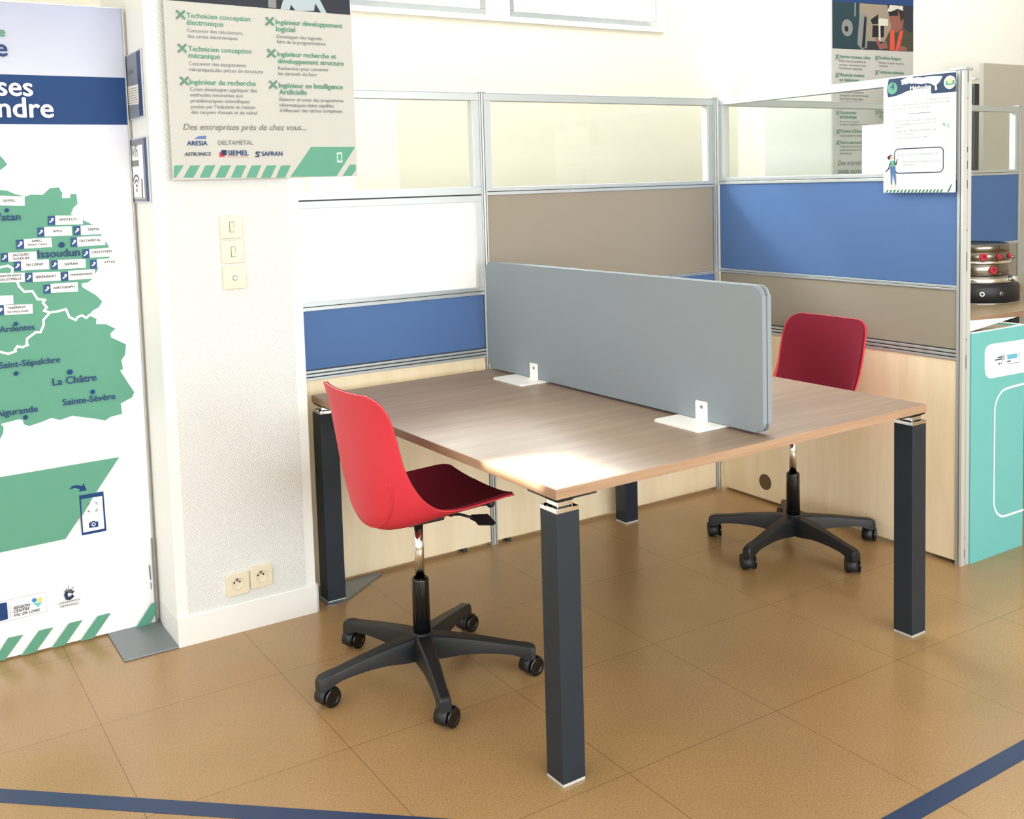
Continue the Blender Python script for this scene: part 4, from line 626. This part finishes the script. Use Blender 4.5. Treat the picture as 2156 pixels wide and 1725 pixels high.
m = BM(); lathe(m, (-2.3385, PY-0.012, 1.1835), (0, -1, 0), [(0.0066, 0), (0.0066, 0.0035), (0.005, 0.0045), (0, 0.0045)], 24); obj('button', m, WHITEP, t)
# two French sockets just above the skirting
def socket(label, xc, zc):
    t = thing('wall_socket', label, 'wall socket', (xc, PY-0.002, zc-0.04), 0, 'ivory sockets above the skirting'); h = 0.0385
    m = BM(); n = 32; R = 0.021
    sq = []
    for i in range(n):
        a = 2*PI*(i+0.5)/n; c, s = math.cos(a), math.sin(a); k = h/max(abs(c), abs(s)); sq.append((xc+c*k, zc+s*k))
    A = [m.verts.new((x, PY-0.0025, z)) for x, z in sq]; B = [m.verts.new((x, PY-0.010, z)) for x, z in sq]
    C = [m.verts.new((xc+(x-xc)*0.93, PY-0.012, zc+(z-zc)*0.93)) for x, z in sq]
    D = [m.verts.new((xc+R*math.cos(2*PI*(i+.5)/n), PY-0.012, zc+R*math.sin(2*PI*(i+.5)/n))) for i in range(n)]
    E_ = [m.verts.new((xc+R*.97*math.cos(2*PI*(i+.5)/n), PY-0.004, zc+R*.97*math.sin(2*PI*(i+.5)/n))) for i in range(n)]
    for P_, Q in ((A, B), (B, C), (C, D), (D, E_)):
        for i in range(n): m.faces.new((P_[i], P_[(i+1) % n], Q[(i+1) % n], Q[i]))
    m.faces.new(E_); obj('cover_plate', m, IVORY, t)
    for dx in (-0.0095, 0.0095): obj('pin_hole', cyl(BM(), (xc+dx-0.001, PY-0.0045, zc+0.004), (xc+dx-0.001, PY-0.0035, zc+0.004), 0.0031, n=14), BLACKG, t)
    m = BM(); cyl(m, (xc-0.001, PY-0.015, zc+0.012), (xc-0.001, PY-0.0035, zc+0.012), 0.0026, n=14); box(m, xc-0.005, xc+0.003, PY-0.006, PY-0.0035, zc+0.0115, zc+0.0175); obj('earth_pin', m, STEEL, t)
socket('left one of the two ivory wall sockets, nearer the banner', -2.380, 0.1655)
socket('right one of the two ivory wall sockets, nearer the desk leg', -2.2985, 0.1725)
# two framed signs on the left side of the pillar
def sign(label, y0, y1, z0, z1):
    t = thing('wall_sign', label, 'sign', (PX0-0.006, (y0+y1)/2, z0), 0, 'framed signs on the pillar side')
    m = BM(); box(m, PX0-0.006, PX0-0.0003, y0, y1, z0, z1, 0.002)
    p = Print((PX0-0.0062, 0, 0), (0, -1, 0), (-1, 0, 0)); p.merge(m, mat('clear_acrylic_edge', (190, 198, 206), 0.15), t); return t, p
t, p = sign('dark grey framed sign with a white note, upper one on the pillar side', -0.148, 0.135, 1.706, 1.919)
a0, a1 = -0.130, 0.143
p.poly([(a0, 1.711), (a1, 1.711), (a1, 1.914), (a0, 1.914)], 'signgrey'); p.poly([(0.095, 1.711), (a1, 1.711), (a1, 1.914), (0.095, 1.914)], 'signnavy')
p.poly([(-0.075, 1.775), (-0.09, 1.768), (-0.068, 1.758), (0.09, 1.750), (0.098, 1.762), (0.098, 1.812), (-0.07, 1.818)], 'cream')
for i in range(7): p.line([(-0.06, 1.808-i*.0075), (0.085, 1.803-i*.0075)], .0015, 'grey')
p.text('Besoin', -0.055, 1.850, 0.10, 'f')
p.done('framed_print', t)
t, p = sign('white framed wifi sign, lower one on the pillar side', -0.166, 0.135, 1.436, 1.647)
p.poly([(-0.130, 1.441), (0.161, 1.441), (0.161, 1.642), (-0.130, 1.642)], 'signgrey'); p.poly([(-0.122, 1.449), (0.105, 1.449), (0.105, 1.622), (-0.122, 1.622)], 'white'); p.poly([(0.128, 1.441), (0.161, 1.441), (0.161, 1.642), (0.128, 1.642)], 'signnavy')
p.text('WIFI', -0.045, 1.585, 0.085, 'nb', 1.3); p.poly([(-0.04, 1.555), (0.05, 1.555), (0.05, 1.575), (-0.04, 1.575)], 'greyg')
for r in (0.012, 0.028, 0.044): p.line([(0.005+r*math.cos(math.radians(g))*1.1, 1.482+r*math.sin(math.radians(g))) for g in range(40, 141, 10)], .007, 'grey')
p.disc((0.005, 1.478), .006, 'grey'); p.poly([(-0.11, 1.456), (-0.075, 1.456), (-0.085, 1.48), (-0.105, 1.50)], 'face'); p.line([(0.075, 1.458), (0.08, 1.51)], .012, 'grey'); p.line([(-0.115, 1.452), (0.1, 1.452)], .003, 'grey')
p.done('framed_print', t)

# ================================================================== EXHIBITION BANNER
bn = thing('exhibition_banner', 'tall white exhibition banner with a green department map, left of the pillar', 'banner', (-3.0, 0.05, 0))
bx0, bx1, bz = -3.46, PX0-0.0125, 2.068
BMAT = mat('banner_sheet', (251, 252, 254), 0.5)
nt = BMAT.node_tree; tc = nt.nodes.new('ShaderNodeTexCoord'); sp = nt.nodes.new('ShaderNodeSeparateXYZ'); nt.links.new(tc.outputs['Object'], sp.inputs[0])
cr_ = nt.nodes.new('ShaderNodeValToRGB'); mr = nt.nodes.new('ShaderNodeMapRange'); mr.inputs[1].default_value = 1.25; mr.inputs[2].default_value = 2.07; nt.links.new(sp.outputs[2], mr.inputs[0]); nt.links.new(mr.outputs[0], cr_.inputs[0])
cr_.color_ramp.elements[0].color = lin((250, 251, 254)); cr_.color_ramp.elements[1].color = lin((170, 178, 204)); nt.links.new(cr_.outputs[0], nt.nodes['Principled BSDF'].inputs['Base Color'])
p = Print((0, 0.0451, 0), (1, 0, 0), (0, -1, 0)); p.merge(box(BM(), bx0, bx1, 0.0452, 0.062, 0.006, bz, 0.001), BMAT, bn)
p.poly([(bx0, 1.693), (bx1-0.001, 1.693), (bx1-0.001, 1.846), (bx0, 1.846)], 'blue')
p.items([r for r in MAP if r[0] in 'P' and r[2] == 'green']); p.items([r for r in MAP if r[0] == 'W'])
mapt = [r for r in BANA+BANB if r[0] in 'TC' and r[0] != 'C']
p.items([r for r in MAP if r[0] == 'P' and r[2] == 'box']); p.items([r for r in MAP if r[0] in 'TI'])
p.items(BANA); p.items(BANB); p.items(clampx(BANC, bx0, bx1-0.001, 0.0065, bz)); p.items(clampx(BAND, bx0, bx1-0.001, 0.0065, bz))
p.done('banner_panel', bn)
m = BM(); box(m, bx1, bx1+0.003, 0.040, 0.066, 0.006, bz, 0.0005); box(m, bx0, bx1+0.003, 0.0452, 0.064, bz, bz+0.003); obj('edge_profile', m, ALU, bn)
m = BM(); box(m, bx1-0.004, bx1+0.0005, 0.034, 0.0455, 0.006, 0.30, 0.001); obj('foot_upright', m, GREYST, bn)
for xa, xb in ((-2.752, -2.5815), (-3.44, -3.27)):
    m = BM(); box(m, xa, xb, -0.199, 0.10, 0.0004, 0.006, 0.002); f = obj('foot_plate', m, GREYST, bn); f['label'] = 'flat grey metal foot'

# ================================================================== PAPER SHEETS ON THE SIDE SCREEN
def curled(x_of, y0, y1, z0, z1, nx=14, nz=16):
    bm = BM(); G = [[bm.verts.new((x_of(i/nx, j/nz), y0+(y1-y0)*i/nx, z0+(z1-z0)*j/nz)) for i in range(nx+1)] for j in range(nz+1)]
    for j in range(nz):
        for i in range(nx): bm.faces.new((G[j][i], G[j][i+1], G[j+1][i+1], G[j+1][i])).smooth = True
    return bm
t = thing('paper_sheet', 'white task sheet with navy heading, taped on the outer corner of the side screen', 'paper sheet', (-0.006, -1.07, 1.387), 0, 'paper sheets on the side screen')
p = Print((-0.0112, 0, 0), (0, -1, 0), (-1, 0, 0)); p.merge(curled(lambda u, v: -0.0108, -0.916, -1.226, 1.387, 1.8215), PAPER, t); p.items(clampx(SHEET, 0.9165, 1.2255, 1.3875, 1.821)); p.done('printed_sheet', t)
for ya in (-0.935, -1.215): obj('adhesive_tab', box(BM(), -0.010, -0.0002, ya, ya+0.01, 1.80, 1.81), PAPER, t)
m = curled(lambda u, v: PT+0.004+0.004*v, -0.765, -1.07, 1.21, 1.655)
tag(obj('paper_sheet', m, PAPER, None, base=(PT+0.004, -0.9, 1.21)), 'blank white back of a sheet seen through the side screen glass', 'paper sheet', 'paper sheets on the side screen')

# ================================================================== RIGHT-HAND BAY
# teal display box with an open top
bt = thing('display_box', 'teal open-topped display box with rounded white logo panel, beside the end post', 'display box', (0.215, -1.13, 0))
X0, X1, Y0, Y1, H = 0.047, 0.385, -1.256, -1.105, 0.868
m = BM(); w = 0.012
box(m, X0, X1, Y0, Y0+w, 0.0, H, 0.001); box(m, X0, X1, Y1-w, Y1, 0, H, 0.001); box(m, X0, X0+w, Y0+w, Y1-w, 0, H, 0.001); box(m, X1-w, X1, Y0+w, Y1-w, 0, H, 0.001); box(m, X0+w, X1-w, Y0+w, Y1-w, 0.0, 0.012)
bp_ = m
m = BM(); box(m, X0, X1, Y0-0.0005, Y0+w, H, H+0.003); box(m, X0, X1, Y1-w, Y1, H, H+0.003); box(m, X0, X0+w, Y0+w, Y1-w, H, H+0.003); box(m, X1-w, X1, Y0+w, Y1-w, H, H+0.003); obj('white_rim', m, WHITEP, bt)
m = BM(); box(m, X0+w, X1-w, Y0+w, Y1-w, H-0.012, H-0.006); obj('inner_tray', m, mat('khaki_board', (132, 122, 98), 0.7), bt)
p = Print((0, Y0-0.0001, 0), (1, 0, 0), (0, -1, 0)); p.merge(bp_, TEAL, bt)
p.items(clampx(TEAL_, X0, X1-0.0005, 0, H))
arc = [(X1-0.0005, 0.640), (0.30, 0.638)] + [(0.272-0.080*math.sin(math.radians(a)), 0.556+0.080*math.cos(math.radians(a))) for a in range(0, 91, 9)] + [(0.192+0.0, 0.30)] + [(0.264-0.072*math.cos(math.radians(a)), 0.214-0.072*math.sin(math.radians(a))) for a in range(0, 91, 9)] + [(X1-0.0005, 0.142)]
p.line(arc, .008, 'white'); p.done('box_panel', bt)
m = BM(); G = []
for i in range(9):
    u = i/8; row = []
    for j in range(5):
        v = j/4; row.append(m.verts.new((X0+0.006+u*(0.30-0.22*v), Y0+0.016+v*0.12, H+0.004+0.028*u*(1-0.5*v)+0.004*v)))
    G.append(row)
for i in range(8):
    for j in range(4): m.faces.new((G[i][j], G[i+1][j], G[i+1][j+1], G[i][j+1])).smooth = True
tag(obj('loose_paper', m, PAPER, None, base=(X0+0.02, Y0+0.03, H)), 'loose white paper curling on top of the teal display box', 'paper sheet')
# bench behind it
wb = thing('workbench', 'oak topped bench in the far right bay carrying the metal machine', 'desk', (1.75, -0.36, 0))
ZT = 0.78
obj('tabletop', box(BM(), 0.30, 3.2, -0.655, -0.012, ZT-0.025, ZT, 0.001), wood('oak_bench_top', (150, 130, 104), (176, 154, 124), 'x', rough=0.35, stretch=14, scale=3), wb)
m = BM(); box(m, 0.30, 3.2, -0.657, -0.655, ZT-0.025, ZT); obj('edge_band', m, OAKEDGE, wb)
for x in (0.36, 1.735, 3.08):
    for y in (-0.37, -0.10):
        m = BM(); box(m, x, x+0.07, y, y+0.07, 0.0, ZT-0.025, 0.002); obj('leg', m, ANTH, wb)
# turned metal assembly with red plugs
STEELD = mat('turned_steel', (128, 122, 112), 0.22, 1.0)
mc = Vector((1.610, -0.235, ZT)); k = 0.95
ma = thing('metal_machine', 'round turned steel machine part with red plugs on a black base', 'machine', tuple(mc))
def ring(name, prof, m_, par=ma, n=72):
    b = BM(); lathe(b, mc, (0, 0, 1), [(r*1.03, h*0.91) for r, h in prof], n); return obj(name, b, m_, par)
ring('black_base', [(0, 0.0005), (0.205, 0.0005), (0.212, 0.006), (0.212, 0.092), (0.206, 0.104), (0.185, 0.112), (0, 0.112)], BLACKP)
m = BM(); cyl(m, mc+Vector((0, 0, 0.0)), mc+Vector((0, 0, 0.004)), 0.220, n=72); obj('base_ring', m, CHROME, ma)
ring('chrome_collar', [(0.10, 0.112), (0.188, 0.112), (0.190, 0.116), (0.190, 0.137), (0.186, 0.142), (0.172, 0.142), (0.168, 0.128), (0.10, 0.128)], CHROME)
ring('neck', [(0.10, 0.120), (0.158, 0.120), (0.158, 0.155), (0.10, 0.155)], STEEL)
ring('lower_drum', [(0.05, 0.152), (0.160, 0.152), (0.163, 0.158), (0.163, 0.215), (0.160, 0.220), (0.05, 0.220)], STEELD)
ring('flange', [(0.05, 0.220), (0.167, 0.220), (0.170, 0.224), (0.170, 0.232), (0.166, 0.238), (0.05, 0.238)], CHROME)
ring('upper_drum', [(0.05, 0.238), (0.163, 0.238), (0.166, 0.242), (0.166, 0.283), (0.164, 0.285), (0.166, 0.287), (0.168, 0.322), (0.163, 0.330), (0.150, 0.333), (0.140, 0.324), (0, 0.324)], STEELD)
def radial(ang): a = math.radians(ang); return Vector((math.cos(a), math.sin(a), 0))
va = math.degrees(math.atan2(-3.5256-mc.y, -3.3903-mc.x))     # the side that faces into the room
for ang, z, r0, rr in ((va+14, 0.262, 0.166, 0.020), (va+42, 0.262, 0.166, 0.015), (va+73, 0.262, 0.166, 0.015), (va+31, 0.186, 0.163, 0.021)):
    d = radial(ang); b = BM(); lathe(b, mc+d*(r0*1.03-0.004)+Vector((0, 0, z*0.91)), d, [(0, 0), (rr, 0), (rr, 0.010), (rr*.8, 0.014), (rr*.42, 0.014), (rr*.38, 0.006), (0, 0.006)], 24); obj('red_plug', b, REDK, ma)['label'] = 'red plastic plug'
d = radial(va+10); b = BM(); lathe(b, mc+d*0.2165+Vector((0, 0, 0.052)), d, [(0.0, 0.001), (0.006, 0.001), (0.007, 0.003), (0.0125, 0.003), (0.0125, 0)], 24); obj('white_eyelet', b, WHITEP, ma)
d = radial(va+36); b = BM(); lathe(b, mc+d*0.2165+Vector((0, 0, 0.052)), d, [(0.004, 0.003), (0.011, 0.003), (0.012, 0)], 24); obj('steel_fitting', b, STEEL, ma)
d = radial(va+88); b = BM(); cyl(b, mc+d*0.160+Vector((0, 0, 0.230)), mc+d*0.192+Vector((0, 0, 0.230)), 0.009, n=16); obj('side_stud', b, STEEL, ma)
d = radial(va+62); b = BM(); cyl(b, mc+d*0.19+Vector((0, 0, 0.124)), mc+d*0.225+Vector((0, 0, 0.124)), 0.014, n=16); obj('side_stud', b, CHROME, ma)

# ================================================================== BEYOND THE PARTITIONS
fp = thing('poster', 'tall job poster on the far wall, worker in a white helmet at the top', 'poster', (2.45, 1.066, 1.2), 0, 'hanging job posters')
p = Print((0, YF, 0), (1, 0, 0), (0, -1, 0)); p.merge(box(BM(), 2.038, 2.862, YF+0.0005, YF+0.009, 1.22, 2.74, 0.001), INK['posterw'], fp)
rows = clampx(FAR, 2.0385, 2.8615, 1.22, 2.739); p.items([r for r in rows if r[0] == 'P' and r[2] != 'photo']); p.poly([(2.0385, 2.55), (2.8615, 2.55), (2.8615, 2.739), (2.0385, 2.739)], 'navyb')
p.items([r for r in rows if r[0] == 'P' and r[2] == 'photo']); p.items(clampx(FARP, 2.0385, 2.8615, 1.9, 2.60)); p.items([r for r in rows if r[0] != 'P']); p.done('printed_board', fp)
# grey screen panel and dark television standing behind the far right partition
gp = thing('exhibition_board', 'plain grey exhibition board standing behind the far right partition', 'board', (3.25, 0.62, 0))
obj('panel_board', box(BM(), 2.965, 3.80, 0.60, 0.63, 0.05, 2.164, 0.002), mat('grey_panel', (190, 188, 176), 0.7), gp)
for x in (3.05, 3.70):
    m = BM(); box(m, x-0.03, x+0.03, 0.45, 0.78, 0.0, 0.05, 0.004); obj('panel_foot', m, GREYST, gp)
TVY = 0.70
tv = thing('television', 'dark screen on a stand glimpsed between the end post and the grey panel', 'television', (2.42, 0.62, 0))
m = BM(); box(m, 2.30, 2.345, 0.223, TVY, 1.38, 1.975, 0.004); obj('screen_case', m, BLACKP, tv)
m = BM(); box(m, 2.2985, 2.30, 0.235, TVY-0.01, 1.40, 1.96); obj('screen', m, BLACKG, tv)
m = BM(); box(m, 2.30, 2.35, 0.223, TVY, 2.000, 2.012, 0.002); box(m, 2.335, 2.348, 0.60, 0.66, 1.9, 2.01); obj('top_bar', m, ALUL, tv)
m = BM(); box(m, 2.345, 2.385, 0.59, 0.65, 0.02, 1.75, 0.003); box(m, 2.12, 2.60, 0.46, 0.78, 0.0, 0.02, 0.003); obj('stand', m, GREYST, tv)
# floor tapes
def tape(label, pts, grp='navy floor tapes'):
    m = BM(); prism(m, [(a, b, 0.0003) for a, b in pts], (0, 0, 0.0008)); c = (sum(q[0] for q in pts)/4, sum(q[1] for q in pts)/4, 0)
    tag(obj('floor_tape', m, TAPE, None, base=c), label, 'floor tape', grp)
def ext(p, q, t): return (p[0]+(q[0]-p[0])*t, p[1]+(q[1]-p[1])*t)
T1 = ((-3.166, -0.740), (-2.609, -1.230)); T1b = ((-3.174, -0.805), (-2.640, -1.272))
tape('navy tape stripe across the floor below the white banner', [ext(*T1, -0.6), ext(*T1, 1.9), ext(*T1b, 1.95), ext(*T1b, -0.6)])
T2 = ((-1.502, -2.062), (-0.929, -2.057)); T2b = ((-1.429, -2.113), (-1.016, -2.109))
tape('navy tape stripe across the floor at the near right corner', [ext(*T2, -1.1), ext(*T2, 2.2), ext(*T2b, 3.0), ext(*T2b, -1.7)])
for o in bpy.data.objects:
    for k_ in ('_base',):
        if k_ in o: del o[k_]
